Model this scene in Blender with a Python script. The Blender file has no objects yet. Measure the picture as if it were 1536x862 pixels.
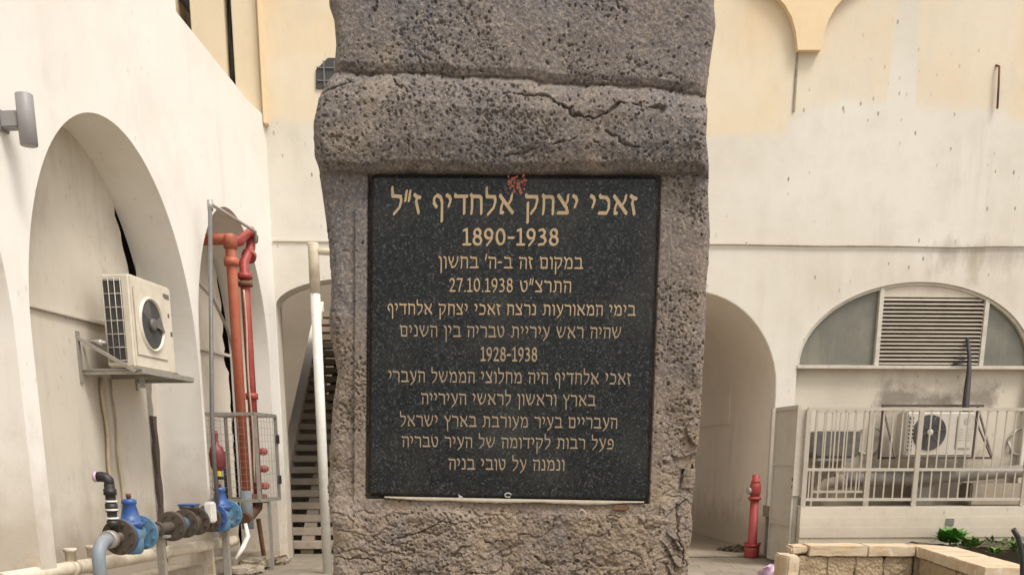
import bpy, bmesh, math, random
import numpy as np
from mathutils import Vector, Matrix
random.seed(7); rng = np.random.default_rng(11)
S = bpy.context.scene
COL = S.collection

# ------------------------------------------------------------------ camera
F = 1500.0; CX = 768.0; HOR = 690.0; CZ = 1.3
_s = 6410 / F; _t = (_s - math.sqrt(_s * _s - 4)) / 2
PITCH = math.atan(_t); PY = HOR + F * _t
PSI = math.atan(78 * math.cos(PITCH) / F)
FW = Vector((math.sin(PSI) * math.cos(PITCH), math.cos(PSI) * math.cos(PITCH), -math.sin(PITCH)))
RT = Vector((math.cos(PSI), -math.sin(PSI), 0)); UP = RT.cross(FW)
CAM = Vector((0, 0, CZ))
cd = bpy.data.cameras.new('camera'); cam = bpy.data.objects.new('camera', cd); COL.objects.link(cam)
cam.location = CAM; cam.rotation_euler = (math.pi / 2 - PITCH, 0, -PSI)
cd.sensor_width = 36; cd.lens = 36 * F / 1536; cd.shift_y = (PY - 431) / 1536
cd.clip_start = 0.05; cd.clip_end = 600
S.camera = cam

# ------------------------------------------------------------------ light
SUN_EL, SUN_AZ = 58, 134            # degrees; azimuth from +Y towards +X
w = bpy.data.worlds.new('World'); S.world = w; w.use_nodes = True
nt = w.node_tree; bg = nt.nodes['Background']
sky = nt.nodes.new('ShaderNodeTexSky'); sky.sky_type = 'NISHITA'; sky.sun_disc = False
sky.sun_elevation = math.radians(SUN_EL); sky.sun_rotation = math.radians(SUN_AZ)
sky.dust_density = 4.0; sky.ozone_density = 0.6; sky.air_density = 1.0
hs = nt.nodes.new('ShaderNodeHueSaturation'); hs.inputs['Saturation'].default_value = 0.22
mx = nt.nodes.new('ShaderNodeMix'); mx.data_type = 'RGBA'; mx.blend_type = 'MULTIPLY'; mx.inputs[0].default_value = 1
mx.inputs[7].default_value = (1.0, 0.96, 0.915, 1)
nt.links.new(sky.outputs[0], hs.inputs['Color']); nt.links.new(hs.outputs[0], mx.inputs[6])
nt.links.new(mx.outputs[2], bg.inputs['Color']); bg.inputs['Strength'].default_value = 0.13
sd = bpy.data.lights.new('sun', 'SUN'); sd.energy = 1.15; sd.angle = math.radians(16); sd.color = (1, 0.95, 0.885)
sun = bpy.data.objects.new('sun', sd); COL.objects.link(sun)
_e, _a = math.radians(SUN_EL), math.radians(SUN_AZ)
sun.rotation_euler = Vector((math.sin(_a) * math.cos(_e), math.cos(_a) * math.cos(_e), math.sin(_e))).to_track_quat('Z', 'Y').to_euler()
S.view_settings.view_transform = 'Standard'; S.view_settings.look = 'None'
S.view_settings.exposure = 0.72; S.view_settings.gamma = 1.0
S.view_settings.use_curve_mapping = False
S.render.engine = 'CYCLES'

# ------------------------------------------------------------------ frames of reference
def ray(x, y): return FW + RT * ((x - CX) / F) - UP * ((y - PY) / F)
def atY(x, y, Y): d = ray(x, y); return CAM + d * (Y / d.y)
def atZ(x, y, z=0): d = ray(x, y); return CAM + d * ((z - CZ) / d.z)
D = atZ(1150, 834).y                                  # the back facade stands on the plane Y = D
TH = PSI + math.atan((960 - CX) * math.cos(PITCH) / F)
CORNER = atY(420, 600, D); CORNER.z = 0
LD = Vector((math.sin(TH), math.cos(TH), 0)); LN = Vector((math.cos(TH), -math.sin(TH), 0))
def LW(u, o, z): return CORNER - LD * u + LN * o + Vector((0, 0, z))     # left arcade wall: u towards the viewer, o out of the wall
def BW(x, o, z): return Vector((x, D - o, z))                           # back facade: o out of the wall
def onL(x, y, o=0):
    d = ray(x, y); t = ((CORNER + LN * o - CAM).dot(LN)) / d.dot(LN); P = CAM + d * t
    return (-(P - CORNER).dot(LD), P.z)
def onB(x, y, o=0): P = atY(x, y, D - o); return (P.x, P.z)
PH = Vector((math.sin(PSI), math.cos(PSI), 0)); PD = 2.6
def PP(a, o, z): return PH * (PD - o) + RT * a + Vector((0, 0, z))       # memorial stone: a along its face, o towards the viewer
def onP(x, y, o=0):
    d = ray(x, y); t = (PD - o) / d.dot(PH); P = CAM + d * t
    return (P.dot(RT), P.z)

# ------------------------------------------------------------------ mesh builder
class MB:
    def __init__(s): s.v = []; s.f = []; s.sm = []
    def add(s, vs, fs, smooth=False):
        n = len(s.v); s.v += [tuple(x) for x in vs]
        for f in fs: s.f.append([i + n for i in f]); s.sm.append(smooth)
        return s
    def hexa(s, fn, a0, a1, b0, b1, c0, c1):
        P = [fn(a, b, c) for c in (c0, c1) for b in (b0, b1) for a in (a0, a1)]
        return s.add(P, [(0, 2, 3, 1), (4, 5, 7, 6), (0, 1, 5, 4), (2, 6, 7, 3), (0, 4, 6, 2), (1, 3, 7, 5)])
    def bar(s, p, q, wdt, hgt=None, ref=Vector((0, 0, 1))):
        p, q = Vector(p), Vector(q); d = (q - p).normalized(); hgt = hgt or wdt
        if abs(d.dot(ref)) > .98: ref = LN
        x = d.cross(ref).normalized() * wdt / 2; y = x.cross(d).normalized() * hgt / 2
        P = [p - x - y, p + x - y, p + x + y, p - x + y, q - x - y, q + x - y, q + x + y, q - x + y]
        return s.add(P, [(3, 2, 1, 0), (4, 5, 6, 7), (0, 1, 5, 4), (1, 2, 6, 5), (2, 3, 7, 6), (3, 0, 4, 7)])
    def tube(s, pts, r, n=12, cap=True, smooth=True):
        pts = [Vector(p) for p in pts]; rs = r if isinstance(r, (list, tuple)) else [r] * len(pts)
        vs = []; d0 = (pts[1] - pts[0]).normalized()
        x = d0.orthogonal().normalized()
        for i, p in enumerate(pts):
            if i == 0: d = d0
            elif i == len(pts) - 1: d = (pts[i] - pts[i - 1]).normalized()
            else: d = ((pts[i] - pts[i - 1]).normalized() + (pts[i + 1] - pts[i]).normalized()).normalized()
            x = (x - d * x.dot(d)).normalized(); y = d.cross(x)
            for k in range(n):
                a = 2 * math.pi * k / n; vs.append(p + (x * math.cos(a) + y * math.sin(a)) * rs[i])
        fs = []
        for i in range(len(pts) - 1):
            for k in range(n): fs.append((i * n + k, i * n + (k + 1) % n, (i + 1) * n + (k + 1) % n, (i + 1) * n + k))
        m = len(s.v); s.add(vs, fs, smooth)
        if cap:
            s.f.append([m + k for k in range(n)][::-1]); s.sm.append(False)
            s.f.append([m + (len(pts) - 1) * n + k for k in range(n)]); s.sm.append(False)
        return s
    def lathe(s, base, axis, prof, n=20, smooth=True):            # prof: (distance along the axis, radius)
        base = Vector(base); d = Vector(axis).normalized(); x = d.orthogonal().normalized(); y = d.cross(x)
        vs = []
        for (h, r) in prof:
            for k in range(n):
                a = 2 * math.pi * k / n; vs.append(base + d * h + (x * math.cos(a) + y * math.sin(a)) * max(r, 1e-4))
        fs = [(i * n + k, i * n + (k + 1) % n, (i + 1) * n + (k + 1) % n, (i + 1) * n + k) for i in range(len(prof) - 1) for k in range(n)]
        m = len(s.v); s.add(vs, fs, smooth)
        s.f.append([m + k for k in range(n)][::-1]); s.sm.append(False)
        s.f.append([m + (len(prof) - 1) * n + k for k in range(n)]); s.sm.append(False)
        return s
    def prism(s, fn, poly, o0, o1):                                # poly in (a, z), extruded along o
        n = len(poly)
        vs = [fn(a, o0, z) for a, z in poly] + [fn(a, o1, z) for a, z in poly]
        fs = [list(range(n))[::-1], list(range(n, 2 * n))] + [(i, (i + 1) % n, n + (i + 1) % n, n + i) for i in range(n)]
        return s.add(vs, fs)
    def build(s, name, mat, parent=None, bevel=0, seg=2, recalc=True):
        me = bpy.data.meshes.new(name); me.from_pydata(s.v, [], s.f); me.update()
        me.polygons.foreach_set('use_smooth', s.sm)
        if recalc or bevel:
            bm = bmesh.new(); bm.from_mesh(me)
            if recalc: bmesh.ops.recalc_face_normals(bm, faces=bm.faces)
            if bevel:
                ed = [e for e in bm.edges if len(e.link_faces) == 2 and e.calc_face_angle(0) > 0.6]
                bmesh.ops.bevel(bm, geom=ed, offset=bevel, segments=seg, affect='EDGES', clamp_overlap=True)
            bm.to_mesh(me); bm.free()
        me.materials.append(mat)
        o = bpy.data.objects.new(name, me); COL.objects.link(o)
        if parent is not None:
            o.parent = parent
            o.matrix_parent_inverse = Matrix.Translation(-abs_loc(parent))
        return o
def roughen(o, amp, cuts=5, sc=9, seed=0):
    from mathutils import noise
    bm = bmesh.new(); bm.from_mesh(o.data)
    bmesh.ops.subdivide_edges(bm, edges=[e for e in bm.edges if e.calc_length() > .06], cuts=cuts, use_grid_fill=True)
    for v in bm.verts:
        p = v.co * sc + Vector((seed * 3.1, seed, 0)); v.co += noise.noise_vector(p) * amp + noise.noise_vector(p * 3.1) * amp * .45
    bmesh.ops.triangulate(bm, faces=[f for f in bm.faces if len(f.verts) > 4])
    bm.to_mesh(o.data); bm.free(); return o
def abs_loc(o):
    return o.location.copy() + (abs_loc(o.parent) + o.matrix_parent_inverse.translation if o.parent else Vector())
def thing(name, label, cat, loc=(0, 0, 0), group=None):
    o = bpy.data.objects.new(name, None); COL.objects.link(o); o.location = loc; o.empty_display_size = .1
    return tag(o, label, cat, group)
def tag(o, label, cat, group=None):
    o['label'] = label; o['category'] = cat
    if group: o['group'] = group
    return o
def struct(o): o['kind'] = 'structure'; return o

# ------------------------------------------------------------------ materials
class NT:
    def __init__(s, name):
        s.m = bpy.data.materials.new(name); s.m.use_nodes = True; s.t = s.m.node_tree
        s.b = s.t.nodes['Principled BSDF']; s.co = s.n('ShaderNodeTexCoord').outputs['Object']
    def n(s, ty, **kw):
        x = s.t.nodes.new(ty)
        for k, v in kw.items(): setattr(x, k, v)
        return x
    def put(s, sock, v):
        if v is None: return
        if hasattr(v, 'is_linked') or isinstance(v, bpy.types.NodeSocket): s.t.links.new(v, sock)
        else: sock.default_value = v
    def noise(s, scale, detail=4, rough=.55, stretch=None, dist=0):
        x = s.n('ShaderNodeTexNoise'); x.inputs['Scale'].default_value = scale; x.inputs['Detail'].default_value = detail
        x.inputs['Roughness'].default_value = rough; x.inputs['Distortion'].default_value = dist
        s.put(x.inputs['Vector'], s.map(stretch) if stretch else s.co); return x.outputs['Fac']
    def map(s, sc, loc=(0, 0, 0), rot=(0, 0, 0)):
        x = s.n('ShaderNodeMapping'); s.put(x.inputs['Vector'], s.co); x.inputs['Scale'].default_value = sc
        x.inputs['Location'].default_value = loc; x.inputs['Rotation'].default_value = rot; return x.outputs[0]
    def voro(s, scale, feature='F1', stretch=None, out='Distance', rnd=1):
        x = s.n('ShaderNodeTexVoronoi'); x.feature = feature; x.inputs['Scale'].default_value = scale; x.inputs['Randomness'].default_value = rnd
        s.put(x.inputs['Vector'], s.map(stretch) if stretch else s.co); return x.outputs[out]
    def ramp(s, fac, stops, interp='LINEAR'):
        x = s.n('ShaderNodeValToRGB'); x.color_ramp.interpolation = interp; s.put(x.inputs[0], fac); e = x.color_ramp.elements
        while len(e) < len(stops): e.new(.5)
        for k, (p, c) in zip(e, stops):
            k.position = p; k.color = (c, c, c, 1) if isinstance(c, (int, float)) else (*c, 1)
        return x.outputs[0]
    def mix(s, fac, a, b, mode='MIX'):
        x = s.n('ShaderNodeMix'); x.data_type = 'RGBA'; x.blend_type = mode
        s.put(x.inputs[0], fac)
        for i, v in ((6, a), (7, b)): s.put(x.inputs[i], (*v, 1) if isinstance(v, tuple) and len(v) == 3 else v)
        return x.outputs[2]
    def math(s, op, a, b=None, c=None, clamp=False):
        x = s.n('ShaderNodeMath'); x.operation = op; x.use_clamp = clamp
        for i, v in enumerate((a, b, c)): s.put(x.inputs[i], v)
        return x.outputs[0]
    def sep(s):
        x = s.n('ShaderNodeSeparateXYZ'); s.put(x.inputs[0], s.co); return x.outputs
    def bump(s, h, strength=.3, dist=.01, normal=None):
        x = s.n('ShaderNodeBump'); x.inputs['Strength'].default_value = strength; x.inputs['Distance'].default_value = dist
        s.put(x.inputs['Height'], h)
        if normal is not None: s.put(x.inputs['Normal'], normal)
        return x.outputs[0]
    def out(s, col, rough=.7, normal=None, metal=0, spec=None):
        s.put(s.b.inputs['Base Color'], (*col, 1) if isinstance(col, tuple) else col); s.put(s.b.inputs['Roughness'], rough)
        if normal is not None: s.put(s.b.inputs['Normal'], normal)
        s.b.inputs['Metallic'].default_value = metal
        if spec is not None: s.b.inputs['Specular IOR Level'].default_value = spec
        return s.m
def simple(name, col, rough=.5, metal=0, dirt=.35, scale=14, dirtcol=None, bump=.12, spec=None):
    """worn paint, metal or plastic: base colour broken up by grime and a slight surface unevenness"""
    t = NT(name); n1 = t.noise(scale, 6, .65); n2 = t.noise(scale * .25, 4, .6)
    dc = dirtcol or tuple(c * .5 for c in col)
    f = t.math('MULTIPLY', t.ramp(t.math('MULTIPLY', n1, n2), [(.2, 0), (.42, 1)]), dirt)
    c = t.mix(f, col, dc)
    r = t.math('ADD', t.math('MULTIPLY', n1, .25), rough - .12)
    return t.out(c, r, t.bump(n1, bump, .004), metal, spec)
def plaster(name, base, alt, stain=(.30, .25, .18), streak=.35, flecks=.5, grime_h=1.0, grime=.5, rough=.85, bumpk=.25, top=None):
    t = NT(name)
    big = t.noise(.55, 5, .6); med = t.noise(3.2, 6, .65); fine = t.noise(38, 5, .6)
    c = t.mix(t.ramp(big, [(.35, 0), (.68, 1)]), base, alt)
    c = t.mix(t.math('MULTIPLY', t.ramp(med, [(.48, 0), (.75, 1)]), .35), c, tuple(x * .86 for x in alt))
    z = t.sep()[2]
    st = t.noise(1.0, 5, .7, stretch=(3.1, 3.1, .3), dist=.35)
    pat = t.ramp(t.noise(.8, 3, .5), [(.45, .12), (.62, 1)])
    c = t.mix(t.math('MULTIPLY', t.math('MULTIPLY', t.ramp(st, [(.50, 0), (.76, 1)]), streak), pat), c, stain)
    fl = t.voro(9, stretch=(1, 1, .45)); flm = t.math('MULTIPLY', t.ramp(fl, [(.08, 1), (.14, 0)]), t.ramp(t.noise(1.7, 3), [(.47, 0), (.58, 1)]))
    c = t.mix(t.math('MULTIPLY', flm, flecks), c, (.2, .16, .12))
    g = t.math('MULTIPLY', t.ramp(t.math('ADD', t.math('DIVIDE', z, grime_h), t.math('MULTIPLY', med, -.9)), [(.0, 1), (.55, 0)]), grime)
    c = t.mix(g, c, stain)
    if top: c = top(t, c, z, big, med)
    h = t.math('ADD', t.math('MULTIPLY', fine, .35), t.math('MULTIPLY', med, 1.0))
    return t.out(c, rough, t.bump(h, bumpk, .012))

def box_mask(t, x, z, x0, x1, z0, z1, soft, wob):
    a = t.math('MINIMUM', t.math('SUBTRACT', x, x0), t.math('SUBTRACT', x1, x)); b = t.math('MINIMUM', t.math('SUBTRACT', z, z0), t.math('SUBTRACT', z1, z))
    d = t.math('ADD', t.math('MINIMUM', a, b), wob)
    return t.ramp(t.math('ADD', t.math('DIVIDE', d, soft), .5), [(0, 0), (1, 1)])
def lower_top(t, c, z, big, med):
    x = t.sep()[0]; wob = t.math('MULTIPLY', t.math('SUBTRACT', t.noise(3.5, 6, .7), .5), .9)
    m = box_mask(t, x, z, 5.7, 7.3, 2.0, 2.22, .22, wob); c = t.mix(t.math('MULTIPLY', m, .75), c, (.17, .14, .11))
    m = box_mask(t, x, z, 4.5, 8.5, .6, 1.2, .5, wob); c = t.mix(t.math('MULTIPLY', m, .6), c, (.26, .21, .15))
    m = box_mask(t, x, z, 6.5, 7.0, .6, 1.35, .2, wob); return t.mix(t.math('MULTIPLY', m, .6), c, (.13, .11, .09))
def back_top(t, c, z, big, med):
    c = back_top0(t, c, z, big, med); x = t.sep()[0]
    wob = t.math('MULTIPLY', t.math('SUBTRACT', t.noise(1.0, 6, .7, stretch=(4.5, 4.5, 1.1)), .5), .9)
    m = box_mask(t, x, z, 6.3, 9.0, 3.8, 3.99, .22, wob); c = t.mix(t.math('MULTIPLY', m, .5), c, (.30, .25, .20))
    m = box_mask(t, x, z, 6.72, 6.86, 3.55, 3.99, .1, t.math('MULTIPLY', wob, .3)); c = t.mix(t.math('MULTIPLY', m, .5), c, (.33, .28, .2))
    m = box_mask(t, x, z, 4.4, 9, 3.3, 3.75, .5, wob); return t.mix(t.math('MULTIPLY', m, .3), c, (.44, .37, .27))
def back_top0(t, c, z, big, med):
    """old peach distemper above the repainted white band; edge height follows the photo along x"""
    x = t.sep()[0]
    xs = t.math('DIVIDE', t.math('ADD', x, 3.0), 12.0)
    def H(v): return (v - 4.5) / 4.0
    st = [(0.0, H(5.42)), ((-1.9 + 3) / 12, H(5.35)), ((3.0 + 3) / 12, H(5.28)), ((4.15 + 3) / 12, H(5.30)), ((4.3 + 3) / 12, H(5.58)), ((4.95 + 3) / 12, H(5.72)),
          ((5.45 + 3) / 12, H(5.70)), ((5.52 + 3) / 12, H(8.3)), ((5.72 + 3) / 12, H(8.3)), ((5.80 + 3) / 12, H(5.66)), ((7.0 + 3) / 12, H(5.62)), ((7.1 + 3) / 12, H(5.50))]
    edge = t.math('ADD', t.math('MULTIPLY', t.ramp(xs, st), 4.0), 4.5)
    wob = t.math('MULTIPLY', t.math('SUBTRACT', t.noise(5.5, 5, .65), .5), .16)
    e = t.math('ADD', t.math('SUBTRACT', z, edge), wob)
    m = t.ramp(t.math('ADD', t.math('MULTIPLY', e, 4.0), .5), [(.22, 0), (.75, 1)])
    peach = t.mix(t.ramp(t.noise(.8, 4, .6), [(.38, 0), (.64, 1)]), (.70, .555, .36), (.72, .63, .47))
    peach = t.mix(t.math('MULTIPLY', t.ramp(t.noise(3.0, 5, .6, stretch=(1, 1, .5)), [(.5, 0), (.75, 1)]), .45), peach, (.56, .47, .34))
    amt = t.ramp(xs, [(0, .95), ((4.15 + 3) / 12, .95), ((4.35 + 3) / 12, .62), ((5.5 + 3) / 12, .6), ((7.0 + 3) / 12, .62), ((7.15 + 3) / 12, .95)])
    amt = t.math('MULTIPLY', amt, t.ramp(t.noise(1.4, 5, .6), [(.3, .72), (.62, 1)]))
    return t.mix(t.math('MULTIPLY', m, amt), c, peach)

M = {}
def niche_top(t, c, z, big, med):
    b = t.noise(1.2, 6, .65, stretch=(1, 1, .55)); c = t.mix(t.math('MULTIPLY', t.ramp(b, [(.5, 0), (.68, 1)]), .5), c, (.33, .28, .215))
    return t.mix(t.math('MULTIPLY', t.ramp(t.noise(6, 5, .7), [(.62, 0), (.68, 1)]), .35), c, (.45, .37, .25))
def left_top(t, c, z, big, med):
    low = t.ramp(t.math('ADD', t.math('DIVIDE', z, 1.3), t.math('MULTIPLY', t.noise(1.1, 4), .5)), [(.5, 1), (.95, 0)])
    p = t.ramp(t.noise(6.5, 6, .7), [(.53, 0), (.57, 1)]); c = t.mix(t.math('MULTIPLY', t.math('MULTIPLY', low, p), .7), c, (.47, .36, .22))
    return t.mix(t.math('MULTIPLY', t.ramp(t.noise(.7, 5, .6), [(.5, 0), (.66, 1)]), .4), c, (.66, .61, .53))
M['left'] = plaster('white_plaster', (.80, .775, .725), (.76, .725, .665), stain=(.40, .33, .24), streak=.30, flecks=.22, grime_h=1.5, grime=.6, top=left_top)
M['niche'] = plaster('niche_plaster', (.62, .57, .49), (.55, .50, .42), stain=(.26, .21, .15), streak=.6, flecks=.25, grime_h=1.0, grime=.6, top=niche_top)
M['back'] = plaster('cream_plaster', (.70, .665, .59), (.62, .575, .485), stain=(.36, .29, .20), streak=.28, flecks=.85, grime_h=1.1, grime=.5, top=back_top)
M['lower'] = plaster('dirty_plaster', (.60, .55, .45), (.50, .45, .36), stain=(.22, .18, .13), streak=.75, flecks=.7, grime_h=1.6, grime=.6, top=lower_top)
M['inner'] = plaster('passage_plaster', (.80, .73, .64), (.76, .69, .60), stain=(.3, .24, .17), streak=.2, flecks=.2, grime_h=.8, grime=.5)
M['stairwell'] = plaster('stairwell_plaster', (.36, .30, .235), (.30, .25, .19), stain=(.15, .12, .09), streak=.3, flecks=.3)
M['peach'] = plaster('peach_plaster', (.78, .60, .38), (.75, .59, .38), stain=(.5, .38, .22), streak=.2, flecks=.15, grime=0)
M['pier'] = plaster('pier_plaster', (.72, .62, .45), (.66, .55, .38), stain=(.42, .32, .2), streak=.3, flecks=.3, grime=0)
M['void'] = simple('dark_void', (.035, .028, .022), .9)  # near-black colour paints the shade of the hollow behind the niche backs
M['parapet'] = plaster('concrete_paint', (.64, .58, .47), (.58, .52, .42), stain=(.34, .27, .18), streak=.3, flecks=.6, grime_h=.7, grime=.4)
M['concrete'] = simple('concrete', (.34, .29, .22), .85, dirt=.6, scale=9, dirtcol=(.14, .11, .08), bump=.4)
M['step'] = simple('step_concrete', (.37, .31, .24), .85, dirt=.5, scale=9, dirtcol=(.2, .16, .11), bump=.4)
M['white_pipe'] = simple('white_pvc', (.66, .65, .60), .4, dirt=.3, dirtcol=(.42, .38, .3))
M['cream_pipe'] = simple('cream_pvc', (.68, .61, .48), .5, dirt=.5, dirtcol=(.36, .29, .2))
M['red'] = simple('red_paint', (.46, .12, .065), .55, dirt=.35, scale=14, dirtcol=(.50, .25, .17), bump=.2)
M['red_dark'] = simple('dark_red_paint', (.34, .05, .045), .5, dirt=.55, scale=10, dirtcol=(.42, .15, .11), bump=.2)
M['hydrant'] = simple('hydrant_red', (.36, .05, .045), .55, dirt=.55, scale=12, dirtcol=(.25, .05, .04))
M['vessel'] = simple('maroon_paint', (.17, .03, .035), .5, dirt=.5, scale=12, dirtcol=(.25, .09, .08))
M['rust'] = simple('rusty_iron', (.17, .08, .045), .85, dirt=.7, scale=30, dirtcol=(.07, .04, .03), bump=.5)
M['iron'] = simple('cast_iron', (.10, .085, .07), .6, metal=.35, dirt=.6, scale=25, dirtcol=(.16, .09, .05), bump=.35)
M['blue'] = simple('blue_epoxy', (.03, .095, .31), .42, dirt=.6, scale=20, dirtcol=(.12, .14, .17))
M['paleblue'] = simple('pale_blue_paint', (.085, .22, .36), .5, dirt=.65, scale=18, dirtcol=(.17, .18, .17))
M['greyblue'] = simple('grey_blue_pipe', (.21, .25, .29), .5, dirt=.5, scale=12, dirtcol=(.3, .28, .24))
M['galv'] = simple('galvanised_steel', (.40, .385, .35), .5, metal=.45, dirt=.5, scale=18, dirtcol=(.26, .2, .14))
M['greypipe'] = simple('grey_pipe', (.15, .145, .14), .5, dirt=.4, scale=18)
M['lamp'] = simple('grey_lamp_paint', (.27, .26, .255), .5, dirt=.2, scale=8)
M['ac'] = simple('ac_enamel', (.66, .61, .51), .45, dirt=.4, scale=7, dirtcol=(.45, .38, .28), bump=.05)
M['ac2'] = simple('ac_white', (.52, .485, .415), .45, dirt=.4, scale=9, dirtcol=(.42, .36, .27), bump=.05)
M['acdark'] = simple('ac_dark_fins', (.055, .055, .055), .6, dirt=.4, scale=30)
M['grille'] = simple('grille_wire', (.55, .51, .43), .5, dirt=.4)
M['fan'] = simple('fan_plastic', (.13, .122, .115), .5)
M['darksteel'] = simple('dark_steel', (.075, .055, .045), .7, dirt=.5, dirtcol=(.14, .08, .05))
M['rail'] = simple('rail_paint', (.47, .43, .36), .5, dirt=.4, scale=16, dirtcol=(.36, .28, .18))
M['gate'] = simple('gate_paint', (.50, .47, .395), .55, dirt=.4, scale=5, dirtcol=(.36, .31, .23))
M['black'] = simple('black_plastic', (.022, .02, .02), .5, dirt=.3, dirtcol=(.09, .08, .07))
M['bundle'] = simple('dark_cable', (.03, .024, .028), .6, dirt=.3, dirtcol=(.12, .1, .09))
M['foam'] = simple('grey_lagging', (.19, .175, .155), .85, dirt=.6, scale=10, dirtcol=(.3, .26, .2), bump=.5)
M['louver'] = simple('louver_paint', (.57, .51, .42), .5, dirt=.5, scale=6, dirtcol=(.36, .3, .22))
M['frame'] = simple('window_frame', (.56, .52, .44), .5, dirt=.4)
M['smoke'] = simple('smoked_cover', (.11, .105, .095), .4, dirt=.6, scale=14, dirtcol=(.24, .2, .16))
M['cable'] = simple('beige_cable', (.50, .40, .27), .6)
M['white'] = simple('white_plastic', (.75, .73, .68), .5)
M['yellow'] = simple('yellow_tag', (.70, .58, .06), .5)
M['pink'] = simple('pink_plastic', (.62, .42, .56), .35, dirt=.2)
M['hose'] = simple('black_hose', (.018, .018, .02), .45)
M['brass'] = simple('worn_brass', (.42, .30, .13), .45, metal=.6)
M['gold'] = simple('gold_lettering', (.42, .305, .175), .6, dirt=.55, scale=55, dirtcol=(.28, .19, .10), bump=.1)
M['gold_dull'] = simple('faded_gold_lettering', (.31, .235, .15), .7, dirt=.7, scale=45, dirtcol=(.22, .155, .10), bump=.1)
M['mortar'] = simple('pale_mortar', (.38, .33, .255), .9, dirt=.5, scale=40, dirtcol=(.3, .24, .16), bump=.6)
M['chip'] = simple('white_chip', (.5, .48, .44), .7)
def glass_mat():
    t = NT('dusty_glass'); n = t.noise(2.2, 6, .65); st = t.noise(1.0, 5, .7, stretch=(5, 5, .5))
    c = t.mix(t.ramp(n, [(.35, 0), (.7, 1)]), (.13, .13, .105), (.21, .20, .16))
    c = t.mix(t.math('MULTIPLY', t.ramp(st, [(.5, 0), (.75, 1)]), .5), c, (.28, .26, .20))
    return t.out(c, .3, t.bump(n, .05, .01))
M['glass'] = glass_mat()
def emblem_mat():
    t = NT('worn_emblem'); n = t.noise(95, 4, .65)
    return t.out(t.mix(t.ramp(n, [(.42, 0), (.6, 1)]), (.42, .10, .05), (.20, .10, .065)), .7)
M['emblem'] = emblem_mat()
def basalt_mat():
    t = NT('vesicular_basalt')
    z = t.sep()[2]; big = t.noise(2.3, 5, .6); med = t.noise(13, 6, .65); fine = t.noise(120, 5, .7); gr = t.noise(420, 3, .7)
    low = t.ramp(t.math('ADD', t.math('MULTIPLY', z, 1.0), t.math('MULTIPLY', big, .5)), [(1.30 / 3, 1), (1.32 / 3, 1)])
    f = t.math('ADD', t.math('DIVIDE', t.math('SUBTRACT', z, 1.1), 1.0), t.math('MULTIPLY', t.math('SUBTRACT', big, .5), 1.3))
    c = t.mix(t.ramp(f, [(.1, 0), (.95, 1)]), (.265, .20, .138), (.185, .163, .152))
    c = t.mix(t.ramp(med, [(.35, 0), (.72, 1)]), c, (.155, .132, .122), 'MIX')
    c = t.mix(t.math('MULTIPLY', t.ramp(t.noise(3.1, 4, .6), [(.48, 0), (.64, 1)]), t.ramp(f, [(.35, 0), (.8, .8)])), c, (.135, .13, .14))
    c = t.mix(t.ramp(t.noise(5.5, 5, .6), [(.55, 0), (.72, .75)]), c, (.295, .245, .19))
    c = t.mix(t.ramp(fine, [(.5, 0), (.68, .8)]), c, (.38, .32, .25))
    c = t.mix(t.ramp(fine, [(.30, .85), (.45, 0)]), c, (.055, .045, .04))
    vs = t.voro(150); c = t.mix(t.math('MULTIPLY', t.ramp(vs, [(.14, .9), (.24, 0)]), t.ramp(t.noise(7, 3), [(.42, 0), (.6, 1)])), c, (.04, .033, .03))
    c = t.mix(t.ramp(gr, [(.55, 0), (.75, .5)]), c, (.42, .36, .29))
    h = t.math('ADD', t.math('MULTIPLY', fine, 1.0), t.math('MULTIPLY', gr, .5))
    return t.out(c, .92, t.bump(h, .85, .004), spec=.25)
M['basalt'] = basalt_mat()
def granite_mat():
    t = NT('dark_granite')
    n = t.noise(150, 4, .7); m2 = t.noise(90, 4, .6); big = t.noise(5, 4, .6)
    c = t.mix(t.ramp(m2, [(.35, 0), (.7, 1)]), (.007, .0085, .009), (.021, .023, .0235))
    c = t.mix(t.ramp(n, [(.54, 0), (.66, .8)]), c, (.085, .088, .088))
    v = t.voro(170); c = t.mix(t.ramp(v, [(.07, .9), (.15, 0)]), c, (.21, .21, .20))
    c = t.mix(t.ramp(big, [(.5, 0), (.75, .35)]), c, (.075, .07, .06))
    r = t.ramp(big, [(.3, .22), (.7, .40)])
    return t.out(c, r, t.bump(n, .05, .002), spec=.24)
M['granite'] = granite_mat()
def paving_mat():
    t = NT('stone_paving')
    b = t.n('ShaderNodeTexBrick'); t.put(b.inputs['Vector'], t.map((1, 1, 1), rot=(0, 0, .12)))
    b.inputs['Scale'].default_value = 1; b.inputs['Mortar Size'].default_value = .006; b.inputs['Brick Width'].default_value = .42; b.inputs['Row Height'].default_value = .42
    b.inputs['Color1'].default_value = (.30, .255, .19, 1); b.inputs['Color2'].default_value = (.25, .22, .17, 1); b.inputs['Mortar'].default_value = (.10, .085, .065, 1)
    n = t.noise(2.5, 6, .65); f = t.noise(40, 5, .6)
    c = t.mix(t.math('MULTIPLY', t.ramp(n, [(.42, 0), (.7, 1)]), .6), b.outputs['Color'], (.13, .105, .075))
    c = t.mix(t.math('MULTIPLY', t.ramp(f, [(.5, 0), (.75, 1)]), .3), c, (.36, .31, .24))
    h = t.math('SUBTRACT', t.math('MULTIPLY', f, .3), b.outputs['Fac'])
    return t.out(c, .75, t.bump(h, .4, .006))
M['paving'] = paving_mat()
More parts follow.
